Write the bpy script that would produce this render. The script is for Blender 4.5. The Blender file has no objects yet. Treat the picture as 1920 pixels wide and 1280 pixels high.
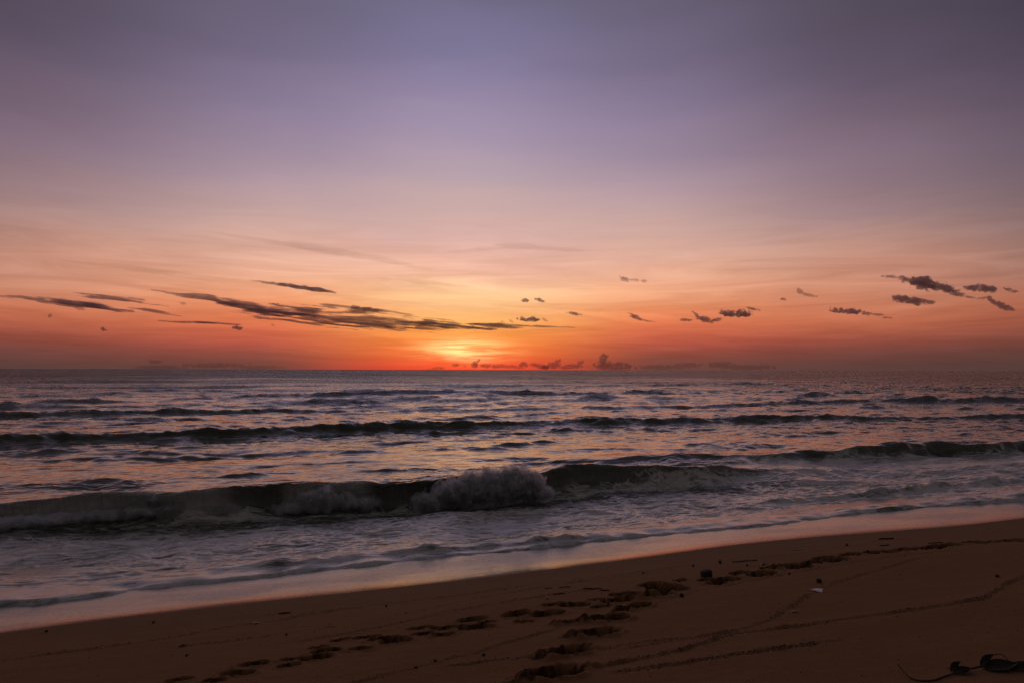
import bpy, math, random
import numpy as np
import openvdb
from mathutils import Vector, Matrix, Euler

R = math.radians
rng = np.random.default_rng(11)
random.seed(11)
S = bpy.context.scene
COL = S.collection

# ------------------------------------------------------------------ camera
CAM_Z = 2.3
FPX = 1280.0                                   # 24 mm lens on a 1920 px wide frame
PITCH, ROLL = 2.36, 0.134
cd = bpy.data.cameras.new('camera')
cd.sensor_width = 36.0
cd.lens = 24.0
cd.clip_start = 0.05
cd.clip_end = 200000.0
cam = bpy.data.objects.new('camera', cd)
COL.objects.link(cam)
cam.location = (0, 0, CAM_Z)
CAM_ROT = Euler((R(90 + PITCH), 0, 0)).to_matrix() @ Matrix.Rotation(R(ROLL), 3, 'Z')
cam.rotation_euler = CAM_ROT.to_euler()
S.camera = cam
_M = np.array(CAM_ROT)


def rays(px, py):
    """unit directions for photograph pixels (1920 x 1280)"""
    px, py = np.asarray(px, float), np.asarray(py, float)
    v = np.stack([(px - 960) / FPX, (640 - py) / FPX, -np.ones_like(px)], -1)
    v /= np.linalg.norm(v, axis=-1, keepdims=True)
    return v @ _M.T


def on_level(px, py, z):
    d = rays(px, py)
    k = (z - CAM_Z) / d[..., 2]
    return d[..., 0] * k, d[..., 1] * k


# ------------------------------------------------------------------ node helpers
def L(c):
    c = np.asarray(c, float) / 255.0
    return tuple(np.where(c <= 0.04045, c / 12.92, ((c + 0.055) / 1.055) ** 2.4))


class Tree:
    def __init__(self, nt):
        self.nt = nt
        nt.nodes.clear()

    def n(self, kind, props=None, **ins):
        nd = self.nt.nodes.new(kind)
        for k, v in (props or {}).items():
            setattr(nd, k, v)
        for k, v in ins.items():
            key = int(k[1:]) if k[0] == 'i' and k[1:].isdigit() else k.replace('_', ' ')
            self.put(nd.inputs[key], v)
        return nd

    def put(self, sock, v):
        if isinstance(v, bpy.types.NodeSocket):
            self.nt.links.new(v, sock)
        elif isinstance(v, bpy.types.Node):
            self.nt.links.new(v.outputs[0], sock)
        else:
            if sock.type == 'RGBA' and len(v) == 3:
                v = (*v, 1)
            sock.default_value = v

    def m(self, op, a, b=0.0, c=0.0, clamp=False):
        return self.n('ShaderNodeMath', {'operation': op, 'use_clamp': clamp}, i0=a, i1=b, i2=c).outputs[0]

    def step(self, x, lo, hi, a=0.0, b=1.0, kind='SMOOTHSTEP'):
        return self.n('ShaderNodeMapRange', {'interpolation_type': kind}, i0=x, i1=lo, i2=hi, i3=a, i4=b).outputs[0]

    def mix(self, f, a, b, mode='MIX'):
        nd = self.n('ShaderNodeMix', {'data_type': 'RGBA', 'blend_type': mode})
        self.put(nd.inputs[0], f)
        self.put(nd.inputs[6], a)
        self.put(nd.inputs[7], b)
        return nd.outputs[2]

    def noise(self, vec, scale, detail=4.0, rough=0.55, dist=0.0, col=False):
        nd = self.n('ShaderNodeTexNoise', None, Vector=vec, Scale=scale, Detail=detail, Roughness=rough, Distortion=dist)
        return nd.outputs['Color' if col else 0]

    def mapping(self, vec, scale=(1, 1, 1), rot=(0, 0, 0), loc=(0, 0, 0)):
        return self.n('ShaderNodeMapping', None, Vector=vec, Scale=scale, Rotation=rot, Location=loc).outputs[0]

    def attr(self, name):
        return self.n('ShaderNodeAttribute', {'attribute_name': name}).outputs['Fac']

    def ramp(self, f, stops, interp='LINEAR'):
        nd = self.n('ShaderNodeValToRGB', None, Fac=f)
        cr = nd.color_ramp
        cr.interpolation = interp
        while len(cr.elements) < len(stops):
            cr.elements.new(0.5)
        for e, (p, c) in zip(cr.elements, stops):
            e.position = p
        for e, (p, c) in zip(cr.elements, stops):
            e.position = p
            e.color = (*c, 1)
        return nd.outputs[0]


def material(name):
    m = bpy.data.materials.new(name)
    m.use_nodes = True
    t = Tree(m.node_tree)
    out = t.n('ShaderNodeOutputMaterial')
    return m, t, out


# ------------------------------------------------------------------ sky
SUN_AZ, SUN_EL = -4.0, 1.6                      # degrees, azimuth clockwise from +Y
world = bpy.data.worlds.new('World')
S.world = world
world.use_nodes = True
W = Tree(world.node_tree)
wout = W.n('ShaderNodeOutputWorld')
gen = W.n('ShaderNodeTexCoord').outputs['Generated']
dirn = W.n('ShaderNodeVectorMath', {'operation': 'NORMALIZE'}, i0=gen).outputs[0]
sep = W.n('ShaderNodeSeparateXYZ', None, i0=dirn)
el = W.m('DEGREES', W.m('ARCSINE', sep.outputs[2]))
az = W.m('SUBTRACT', W.m('DEGREES', W.m('ARCTAN2', sep.outputs[0], sep.outputs[1])), SUN_AZ)
dev = W.m('ABSOLUTE', az)
# thin veils of high cloud: bands of slightly higher and lower light, drawn out sideways
skyv = W.n('ShaderNodeCombineXYZ', None, i0=az, i1=el, i2=0.0).outputs[0]
warp = W.noise(W.mapping(skyv, (0.035, 0.16, 1), (0, 0, R(4))), 1.0, 5.0, 0.55, 0.4)
streak = W.noise(W.mapping(skyv, (0.075, 0.75, 1), (0, 0, R(4)), (3.1, 7.7, 0)), 1.0, 6.0, 0.58, 1.1)
fine = W.noise(W.mapping(skyv, (0.22, 3.0, 1), (0, 0, R(1.5)), (8.3, 1.2, 0)), 1.0, 3.0, 0.6, 0.5)
el2 = W.m('ADD', el, W.m('MULTIPLY', W.m('SUBTRACT', warp, 0.5), W.step(el, 0.5, 9, 0.3, 4.0)))
fac = W.m('DIVIDE', W.m('ADD', el2, 2.0), 92.0, clamp=True)


def el_of(y, x):
    return math.degrees(math.asin(rays(x, y)[2]))


def sky_stops(x, rows, high):
    st = [((el_of(y, x) + 2) / 92, L(c)) for y, c in rows] + [((e + 2) / 92, L(c)) for e, c in high]
    st.sort(key=lambda s: s[0])
    return st


ZEN = [(48, (80, 73, 79)), (90, (57, 52, 53))]
near = sky_stops(870, [(692, (236, 66, 44)), (683, (243, 78, 46)), (668, (250, 106, 52)), (645, (253, 132, 62)), (622, (254, 158, 80)),
                  (600, (254, 178, 106)), (575, (251, 189, 132)), (548, (252, 198, 150)), (515, (243, 187, 158)),
                  (480, (230, 178, 160)), (440, (216, 174, 166)), (400, (206, 171, 166)), (340, (187, 163, 170)),
                  (270, (169, 150, 171)), (200, (154, 139, 167)), (110, (131, 122, 154)), (0, (112, 106, 134))], ZEN)
mid = sky_stops(500, [(692, (106, 66, 62)), (680, (116, 68, 62)), (660, (148, 74, 64)), (640, (182, 84, 68)), (618, (208, 102, 74)),
                 (595, (226, 124, 84)), (560, (236, 152, 110)), (520, (239, 174, 141)), (485, (228, 174, 152)),
                 (440, (214, 171, 158)), (400, (199, 164, 160)), (355, (184, 156, 163)), (290, (162, 141, 158)),
                 (200, (142, 126, 152)), (110, (122, 110, 136)), (0, (106, 98, 120))], ZEN)
side = sky_stops(110, [(692, (90, 63, 60)), (672, (100, 63, 59)), (650, (124, 69, 62)), (620, (164, 86, 68)), (582, (196, 112, 83)),
                  (545, (202, 130, 102)), (515, (204, 141, 117)), (480, (194, 139, 120)), (440, (181, 138, 128)),
                  (385, (162, 130, 131)), (320, (145, 119, 127)), (260, (133, 111, 127)), (210, (121, 101, 117)),
                  (110, (101, 87, 105)), (0, (86, 76, 92))], ZEN)
edge = sky_stops(1900, [(692, (80, 58, 55)), (665, (88, 58, 54)), (640, (106, 62, 56)), (600, (148, 82, 65)), (560, (162, 100, 80)),
                  (520, (152, 107, 96)), (460, (138, 106, 102)), (400, (120, 97, 100)), (300, (104, 88, 100)), (200, (92, 78, 93)),
                  (100, (78, 68, 83)), (0, (67, 60, 73))], ZEN)
back = [((e + 2) / 92, L(c)) for e, c in [(0, (60, 52, 50)), (8, (66, 58, 56)), (18, (65, 58, 58)), (35, (61, 55, 56)), (90, (57, 52, 53))]]
c0 = W.ramp(fac, near, 'CARDINAL')
c1 = W.ramp(fac, mid, 'CARDINAL')
c2 = W.ramp(fac, side, 'CARDINAL')
ce = W.ramp(fac, edge, 'CARDINAL')
c3 = W.ramp(fac, back, 'LINEAR')
c = W.mix(W.step(dev, 0.0, 17.0), c0, c1)
c = W.mix(W.step(dev, 13.0, 33.0), c, c2)
c = W.mix(W.step(dev, 29.0, 47.0), c, ce)
c = W.mix(W.step(dev, 44.0, 130.0), c, c3)
veil = W.m('ADD', W.m('MULTIPLY', W.m('SUBTRACT', streak, 0.5), W.step(el, 15, 6, 0.03, 0.85)),
           W.m('MULTIPLY', W.m('SUBTRACT', fine, 0.5), W.step(el, 9, 3, 0.0, 0.30)))
veil = W.m('MULTIPLY', veil, W.step(el, -0.5, 2.0, 0.25, 1.0))
c = W.mix(1.0, c, W.n('ShaderNodeCombineXYZ', None, i0=W.m('ADD', 1.0, W.m('MULTIPLY', veil, 0.75)), i1=W.m('ADD', 1.0, veil),
                      i2=W.m('ADD', 1.0, W.m('MULTIPLY', veil, 1.05))).outputs[0], 'MULTIPLY')
# the glow where the sun stands behind the low cloud
gx = W.m('DIVIDE', az, 3.1)
gy = W.m('DIVIDE', W.m('SUBTRACT', W.m('ADD', el, W.m('MULTIPLY', W.m('SUBTRACT', fine, 0.5), 0.9)), 1.75), 0.78)
g = W.m('EXPONENT', W.m('MULTIPLY', W.m('ADD', W.m('MULTIPLY', gx, gx), W.m('MULTIPLY', gy, gy)), -1.0))
g = W.m('MULTIPLY', g, W.step(fine, 0.33, 0.62, 0.25, 1.25))
gx2 = W.m('DIVIDE', az, 9.0)
gy2 = W.m('DIVIDE', W.m('SUBTRACT', el, 4.2), 3.0)
g2 = W.m('EXPONENT', W.m('MULTIPLY', W.m('ADD', W.m('MULTIPLY', gx2, gx2), W.m('MULTIPLY', gy2, gy2)), -1.0))
g2 = W.m('MULTIPLY', g2, W.step(streak, 0.35, 0.7, 0.3, 1.2))
c = W.mix(1.0, c, W.mix(1.0, (0.36, 0.62, 0.26), g, 'MULTIPLY'), 'ADD')
c = W.mix(1.0, c, W.mix(1.0, (0.012, 0.022, 0.0), g2, 'MULTIPLY'), 'ADD')
bg1 = W.n('ShaderNodeBackground', None, Color=c, Strength=1.0)
nish = W.n('ShaderNodeTexSky', {'sky_type': 'NISHITA', 'sun_disc': False, 'sun_elevation': R(SUN_EL), 'sun_rotation': R(SUN_AZ)})
bg2 = W.n('ShaderNodeBackground', None, Color=nish, Strength=0.002)
W.put(wout.inputs[0], W.n('ShaderNodeAddShader', None, i0=bg1, i1=bg2))

sl = bpy.data.lights.new('sun', 'SUN')
sl.energy = 0.012
sl.angle = R(14)
sl.color = (1.0, 0.45, 0.2)
sun = bpy.data.objects.new('sun', sl)
COL.objects.link(sun)
sd = Vector((math.sin(R(SUN_AZ)) * math.cos(R(SUN_EL)), math.cos(R(SUN_AZ)) * math.cos(R(SUN_EL)), math.sin(R(SUN_EL))))
sun.rotation_euler = (sd).to_track_quat('Z', 'Y').to_euler()
sun.location = (0, 0, 30)

S.view_settings.view_transform = 'Standard'
S.view_settings.look = 'None'
S.view_settings.exposure = 0.0
S.view_settings.gamma = 1.0
S.view_settings.use_curve_mapping = False
S.cycles.use_denoising = True
S.cycles.denoising_prefilter = 'ACCURATE'
S.cycles.max_bounces = 6
S.cycles.transparent_max_bounces = 48
S.cycles.volume_bounces = 3


# ------------------------------------------------------------------ maths helpers
_perm = np.random.default_rng(5).permutation(512)
_perm = np.concatenate([_perm, _perm, _perm])
_g2 = np.array([[math.cos(k * math.pi / 8), math.sin(k * math.pi / 8)] for k in range(16)])
_g3 = np.random.default_rng(6).normal(size=(64, 3))
_g3 /= np.linalg.norm(_g3, axis=1, keepdims=True)


def _fade(t):
    return t * t * t * (t * (t * 6 - 15) + 10)


def perlin2(x, y, seed=0):
    x = x + seed * 17.31
    y = y + seed * 9.17
    xi, yi = np.floor(x).astype(np.int64), np.floor(y).astype(np.int64)
    xf, yf = x - xi, y - yi
    u, v = _fade(xf), _fade(yf)

    def g(ix, iy):
        h = _perm[_perm[ix & 511] + (iy & 511)] & 15
        return _g2[h, 0], _g2[h, 1]
    out = 0
    for dx in (0, 1):
        for dy in (0, 1):
            gx, gy = g(xi + dx, yi + dy)
            w = (u if dx else 1 - u) * (v if dy else 1 - v)
            out = out + w * (gx * (xf - dx) + gy * (yf - dy))
    return out * 1.4


def fbm2(x, y, oct=4, seed=0, gain=0.5):
    a, s = 1.0, 0
    for k in range(oct):
        s = s + a * perlin2(x * 2 ** k, y * 2 ** k, seed + k)
        a *= gain
    return s


def perlin3(x, y, z, seed=0):
    x, y, z = x + seed * 13.7, y + seed * 7.9, z + seed * 3.3
    xi, yi, zi = (np.floor(q).astype(np.int64) for q in (x, y, z))
    xf, yf, zf = x - xi, y - yi, z - zi
    u, v, w = _fade(xf), _fade(yf), _fade(zf)
    out = 0
    for a in (0, 1):
        for b in (0, 1):
            for c_ in (0, 1):
                h = _perm[_perm[_perm[(xi + a) & 511] + ((yi + b) & 511)] + ((zi + c_) & 511)] & 63
                wt = (u if a else 1 - u) * (v if b else 1 - v) * (w if c_ else 1 - w)
                out = out + wt * (_g3[h, 0] * (xf - a) + _g3[h, 1] * (yf - b) + _g3[h, 2] * (zf - c_))
    return out * 1.5


def fbm3(x, y, z, oct=4, seed=0, gain=0.55):
    a, s = 1.0, 0
    for k in range(oct):
        s = s + a * perlin3(x * 2 ** k, y * 2 ** k, z * 2 ** k, seed + k)
        a *= gain
    return s


def sstep(x, lo, hi):
    t = np.clip((x - lo) / (hi - lo), 0, 1)
    return t * t * (3 - 2 * t)


def mesh_object(name, verts, faces, mat, parent=None, smooth=True, attrs=None):
    me = bpy.data.meshes.new(name)
    verts = np.asarray(verts, np.float32)
    if isinstance(faces, np.ndarray):
        me.vertices.add(len(verts))
        me.vertices.foreach_set('co', verts.ravel())
        k = faces.shape[1]
        me.loops.add(faces.size)
        me.loops.foreach_set('vertex_index', faces.astype(np.int32).ravel())
        me.polygons.add(len(faces))
        me.polygons.foreach_set('loop_start', np.arange(0, faces.size, k, dtype=np.int32))
        me.update(calc_edges=True)
    else:
        me.from_pydata(verts.tolist(), [], faces)
        me.update()
    me.polygons.foreach_set('use_smooth', np.full(len(me.polygons), smooth))
    for k, v in (attrs or {}).items():
        a = me.attributes.new(k, 'FLOAT', 'POINT')
        a.data.foreach_set('value', np.asarray(v, np.float32))
    if mat:
        me.materials.append(mat)
    o = bpy.data.objects.new(name, me)
    COL.objects.link(o)
    o.parent = parent
    return o


def tag(o, label=None, cat=None, group=None, kind=None):
    for k, v in (('label', label), ('category', cat), ('group', group), ('kind', kind)):
        if v:
            o[k] = v
    return o


# ------------------------------------------------------------------ shore geometry
A_SH = R(16.0)
ES = np.array([math.cos(A_SH), math.sin(A_SH)])
ET = np.array([-math.sin(A_SH), math.cos(A_SH)])


def st(x, y):
    return x * ES[0] + y * ES[1], x * ET[0] + y * ET[1]


def curve(pix, z, off=0.0):
    """a shore-parallel line given by photograph pixels lying at height z: s -> t"""
    p = np.array(pix, float)
    x, y = on_level(p[:, 0], p[:, 1], z)
    s, t = st(x, y)
    o = np.argsort(s)
    s, t = s[o], t[o] + off
    # ease the polyline
    ss = np.linspace(s[0], s[-1], 240)
    tt = np.interp(ss, s, t)
    k = np.ones(13) / 13
    tt = np.convolve(np.pad(tt, 6, mode='edge'), k, 'valid')
    return lambda q: np.interp(q, ss, tt)


EDGE = [(-250, 1216), (0, 1186), (167, 1164), (333, 1144), (500, 1126), (640, 1111), (853, 1088), (1067, 1062), (1223, 1042), (1347, 1024),
        (1413, 1016), (1497, 1008), (1597, 1000), (1713, 992), (1813, 983), (1920, 970), (2150, 945)]
FRONT = [(-250, 1165), (0, 1143), (133, 1133), (267, 1110), (400, 1097), (500, 1085), (633, 1071), (740, 1062), (813, 1049), (873, 1043),
         (927, 1038), (1040, 1028), (1140, 1015), (1273, 1003), (1380, 995), (1463, 987), (1547, 972), (1613, 965), (1697, 954), (1780, 950),
         (1847, 945), (1920, 940), (2150, 922)]
Z_EDGE = 0.25
t_edge = curve(EDGE, Z_EDGE)
t_front = curve(FRONT, 0.155)


def beach_profile(q):
    """height of the sand q metres seaward of the wet edge"""
    up = np.clip(-q, 0, None)
    z_up = 0.128 * 9.0 * (1 - np.exp(-up / 9.0)) * 1.18
    z_up = np.where(up < 8, 0.128 * up, 0.128 * 8 + 0.9 * (1 - np.exp(-(up - 8) * 0.142)))
    dn = np.clip(q, 0, None)
    z_dn = -0.128 * 0.38 * (1 - np.exp(-dn / 0.38)) - 0.030 * dn - 0.06 * np.clip(dn - 1.3, 0, None)
    return Z_EDGE + np.where(q < 0, z_up, np.maximum(z_dn, -1.6))


def sand_base(x, y):
    s, t = st(x, y)
    q = t - t_edge(s)
    return beach_profile(q)


def on_sand(px, py, fn=sand_base):
    d = rays(px, py)
    lo, hi = np.full(np.shape(px), 1.0), np.full(np.shape(px), 80.0)
    for _ in range(45):
        m = (lo + hi) / 2
        above = CAM_Z + d[..., 2] * m > fn(d[..., 0] * m, d[..., 1] * m)
        lo, hi = np.where(above, m, lo), np.where(above, hi, m)
    return d[..., 0] * lo, d[..., 1] * lo


# lines left by earlier waves (photograph pixels)
SWASH = [
    (0.011, 0.045, [(-150, 1256), (10, 1235), (110, 1220), (217, 1205), (277, 1197), (367, 1183), (417, 1174), (460, 1168), (533, 1158), (633, 1142)]),
    (0.009, 0.04, [(560, 1150), (673, 1135), (853, 1115), (973, 1098), (1067, 1088), (1180, 1075), (1273, 1062), (1350, 1053), (1420, 1047), (1453, 1043), (1557, 1030), (1640, 1013), (1697, 1008), (1773, 1002), (1920, 990)]),
    (0.009, 0.04, [(560, 1200), (640, 1187), (757, 1165), (840, 1145), (880, 1140), (923, 1132), (990, 1123), (1040, 1115), (1127, 1102)]),
    (0.010, 0.04, [(600, 1296), (690, 1276), (773, 1257), (847, 1235), (907, 1223), (947, 1210), (1007, 1193), (1057, 1177), (1107, 1163), (1160, 1147), (1207, 1135), (1273, 1117), (1330, 1100), (1387, 1092), (1447, 1078), (1513, 1067), (1600, 1054), (1690, 1041), (1800, 1030), (1920, 1018)]),
    (0.020, 0.05, [(900, 1297), (990, 1277), (1090, 1258), (1173, 1243), (1273, 1222), (1330, 1205), (1357, 1193), (1430, 1182), (1507, 1172), (1580, 1159), (1663, 1147), (1747, 1137), (1813, 1128), (1847, 1122), (1873, 1103), (1920, 1077), (1990, 1050)]),
    (0.014, 0.05, [(1160, 1262), (1280, 1247), (1363, 1233), (1447, 1220), (1513, 1210), (1577, 1198)]),
    (0.011, 0.07, [(1180, 1216), (1280, 1200), (1340, 1192), (1390, 1182), (1440, 1163), (1467, 1147), (1497, 1130), (1520, 1110), (1600, 1080), (1730, 1043)]),
    (0.007, 0.05, [(700, 1160), (900, 1118), (1100, 1088), (1290, 1066)]),
    (0.006, 0.06, [(330, 1210), (500, 1190), (640, 1170)]),
    (0.008, 0.05, [(840, 1250), (960, 1237), (1090, 1225), (1200, 1206), (1280, 1198)]),
]
swash_w = []
for dep, wid, pl in SWASH:
    p = np.array(pl, float)
    k = np.linspace(0, len(p) - 1, len(p) * 14)
    q = np.stack([np.interp(k, np.arange(len(p)), p[:, i]) for i in (0, 1)], 1)
    ker = np.ones(9) / 9
    for i in (0, 1):
        q[:, i] = np.convolve(np.pad(q[:, i], 4, mode='edge'), ker, 'valid')
    x, y = on_sand(q[:, 0], q[:, 1])
    swash_w.append((dep, wid, np.stack([x, y], 1)))

# footprints: centre and length in photograph pixels, kind (0 crisp, 1 churned)
PRINTS = [(475, 1246, 60, 0), (446, 1264, 68, 0), (592, 1234, 62, 0), (541, 1250, 40, 0), (544, 1237, 30, 0), (597, 1214, 36, 0), (611, 1221, 58, 0),
          (677, 1218, 44, 0), (335, 1276, 55, 0), (400, 1278, 40, 0), (638, 1199, 28, 0), (687, 1194, 52, 0), (722, 1198, 60, 0), (742, 1204, 60, 0),
          (790, 1178, 46, 0), (837, 1179, 56, 0), (792, 1191, 44, 0), (832, 1192, 42, 0), (885, 1162, 54, 0), (912, 1167, 32, 0), (893, 1177, 66, 0),
          (970, 1154, 54, 0), (973, 1148, 40, 0), (982, 1166, 34, 0), (1025, 1151, 62, 0), (1040, 1134, 42, 0), (1077, 1134, 50, 0), (1118, 1125, 30, 0),
          (1157, 1126, 52, 0), (1173, 1114, 54, 0), (1126, 1137, 36, 0), (1222, 1115, 58, 1), (1240, 1100, 54, 0), (1262, 1104, 52, 0), (1244, 1099, 40, 0),
          (1219, 1096, 44, 0), (1275, 1088, 26, 0), (1327, 1086, 34, 0), (1362, 1085, 50, 0), (1387, 1073, 34, 0), (1345, 1092, 32, 0), (1429, 1074, 54, 0),
          (1442, 1064, 28, 0), (1479, 1060, 36, 1), (1500, 1062, 40, 0), (1525, 1054, 34, 0), (1546, 1047, 34, 0), (1569, 1050, 48, 0), (1597, 1040, 30, 0),
          (1642, 1036, 38, 0), (1663, 1035, 42, 0), (1700, 1029, 30, 0), (1743, 1027, 46, 0), (1757, 1024, 34, 0), (1787, 1020, 28, 0), (1830, 1016, 36, 0),
          (1898, 1012, 28, 0), (1865, 1014, 18, 0), (1960, 1006, 34, 0),
          (1063, 1170, 40, 1), (1140, 1161, 80, 1), (1120, 1188, 76, 1), (1066, 1224, 88, 1), (1042, 1265, 98, 1), (1192, 1138, 56, 1), (1163, 1147, 20, 0)]
prints_w = []
prng = np.random.default_rng(4)
for px, py, ln, kd in PRINTS:
    xc, yc = on_sand(np.array([px - ln / 2, px, px + ln / 2]), np.array([py + ln * 0.085, py, py - ln * 0.085]))
    dx, dy = xc[2] - xc[0], yc[2] - yc[0]
    # seen at a low angle a print's dark side spans its length
    ln_w = float(np.clip(math.hypot(dx, dy) * 1.08, 0.15, 0.34)) * 0.5
    ang = A_SH + R(2) + prng.normal() * 0.16
    dist = math.hypot(xc[1], yc[1])
    prints_w.append((xc[1], yc[1], ang, ln_w, ln_w * prng.uniform(0.52, 0.62), (0.058 + 0.30 * ln_w) * prng.uniform(0.9, 1.15), kd, prng.integers(0, 99)))


def print_damp_shade(x, y):
    """footprint mask: turned-up damp sand, plus pit shade painted into the colour"""
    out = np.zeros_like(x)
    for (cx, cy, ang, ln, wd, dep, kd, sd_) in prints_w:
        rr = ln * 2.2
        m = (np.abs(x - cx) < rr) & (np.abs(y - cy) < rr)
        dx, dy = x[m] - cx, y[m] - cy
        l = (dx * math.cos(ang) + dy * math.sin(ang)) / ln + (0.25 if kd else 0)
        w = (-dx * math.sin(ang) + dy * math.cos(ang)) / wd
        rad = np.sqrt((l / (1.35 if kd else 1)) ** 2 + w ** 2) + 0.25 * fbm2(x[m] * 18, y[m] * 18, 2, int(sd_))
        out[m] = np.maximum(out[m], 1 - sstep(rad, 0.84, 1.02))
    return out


def sand_height(x, y, fine=True):
    x, y = np.asarray(x, float), np.asarray(y, float)
    s, t = st(x, y)
    q = t - t_edge(s)
    z = beach_profile(q)
    dry = sstep(-q, 0.05, 0.9)
    near = sstep(30 - np.hypot(x, y), 0, 15)
    z = z + dry * 0.018 * fbm2(s * 0.35, t * 0.7, 2, 3)
    if not fine:
        return z
    z = z + dry * near * (0.0045 * fbm2(s * 1.6, t * 3.2, 3, 21) + 0.0018 * fbm2(s * 9, t * 15, 2, 31))
    # swash lines: a low step with a ragged lip
    for i, (dep, wid, pl) in enumerate(swash_w):
        lo, hi = pl.min(0) - 0.6, pl.max(0) + 0.6
        m = (x > lo[0]) & (x < hi[0]) & (y > lo[1]) & (y < hi[1])
        if not m.any():
            continue
        P = np.stack([x[m], y[m]], 1)
        best = np.full(len(P), 9.0)
        side_ = np.zeros(len(P))
        al = np.zeros(len(P))
        for k in range(0, len(pl) - 1, 5):
            a, b = pl[k], pl[min(k + 5, len(pl) - 1)]
            ab = b - a
            l2 = ab @ ab + 1e-12
            h = np.clip(((P - a) @ ab) / l2, 0, 1)
            dv = P - a - h[:, None] * ab
            dd = np.hypot(dv[:, 0], dv[:, 1])
            c_ = ab[0] * dv[:, 1] - ab[1] * dv[:, 0]
            u = dd < best
            best[u] = dd[u]
            side_[u] = np.sign(c_[u])
        sg = np.clip(best, 0, 1) * side_
        sg = sg + 0.022 * fbm2(P[:, 0] * 5, P[:, 1] * 5, 4, 40 + i)
        tex = 0.55 + 0.9 * np.clip(fbm2(P[:, 0] * 2.2, P[:, 1] * 2.2, 2, 60 + i) + 0.35, 0, 1)
        # seaward side slightly raised, then a sharp little step down landward
        prof = np.where(sg > 0, np.exp(-sg / (wid * 1.1)), -0.55 * np.exp(sg / (wid * 0.35)))
        prof = prof * sstep(np.abs(sg), -0.004, 0.008)
        z[m] = z[m] + dep * 0.75 * tex * prof * (1 + 0.8 * fbm2(P[:, 0] * 22, P[:, 1] * 22, 2, 80 + i))
    for (cx, cy, ang, ln, wd, dep, kd, sd_) in prints_w:
        rr = ln * 2.6
        m = (np.abs(x - cx) < rr) & (np.abs(y - cy) < rr)
        if not m.any():
            continue
        dx, dy = x[m] - cx, y[m] - cy
        l = (dx * math.cos(ang) + dy * math.sin(ang)) / ln
        w = (-dx * math.sin(ang) + dy * math.cos(ang)) / wd
        nz = fbm2(x[m] * 14, y[m] * 14, 3, int(sd_))
        l = l + 0.05 * nz
        w = w + 0.09 * nz
        waist = 1 - 0.28 * np.exp(-((l + 0.12) / 0.30) ** 2)
        rad = np.sqrt((np.abs(l) ** 2.4) + (np.abs(w / waist) ** 2.2) + 1e-9)
        pit = -dep * (1 - sstep(rad, 0.70, 1.0)) * (0.82 + 0.25 * np.cos(l * 3.1))
        rim = dep * 0.09 * np.exp(-((rad - 1.18) / 0.20) ** 2) * (0.6 + 1.0 * np.clip(nz + 0.3, 0, 1))
        if kd:
            mound = dep * 0.32 * np.exp(-(((l + 0.85) / 0.42) ** 2 + ((w + 0.1) / 0.8) ** 2)) * (1 + 0.6 * fbm2(x[m] * 22, y[m] * 22, 3, int(sd_) + 7))
            z[m] = z[m] + pit * (0.85 + 0.35 * fbm2(x[m] * 26, y[m] * 26, 3, int(sd_) + 3)) + rim * 1.5 + mound
        else:
            z[m] = z[m] + pit + rim
    return z


def grid_faces(nr, nc):
    i = np.arange(nr - 1)[:, None] * nc + np.arange(nc - 1)[None, :]
    return np.stack([i, i + 1, i + nc + 1, i + nc], -1).reshape(-1, 4)


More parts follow.
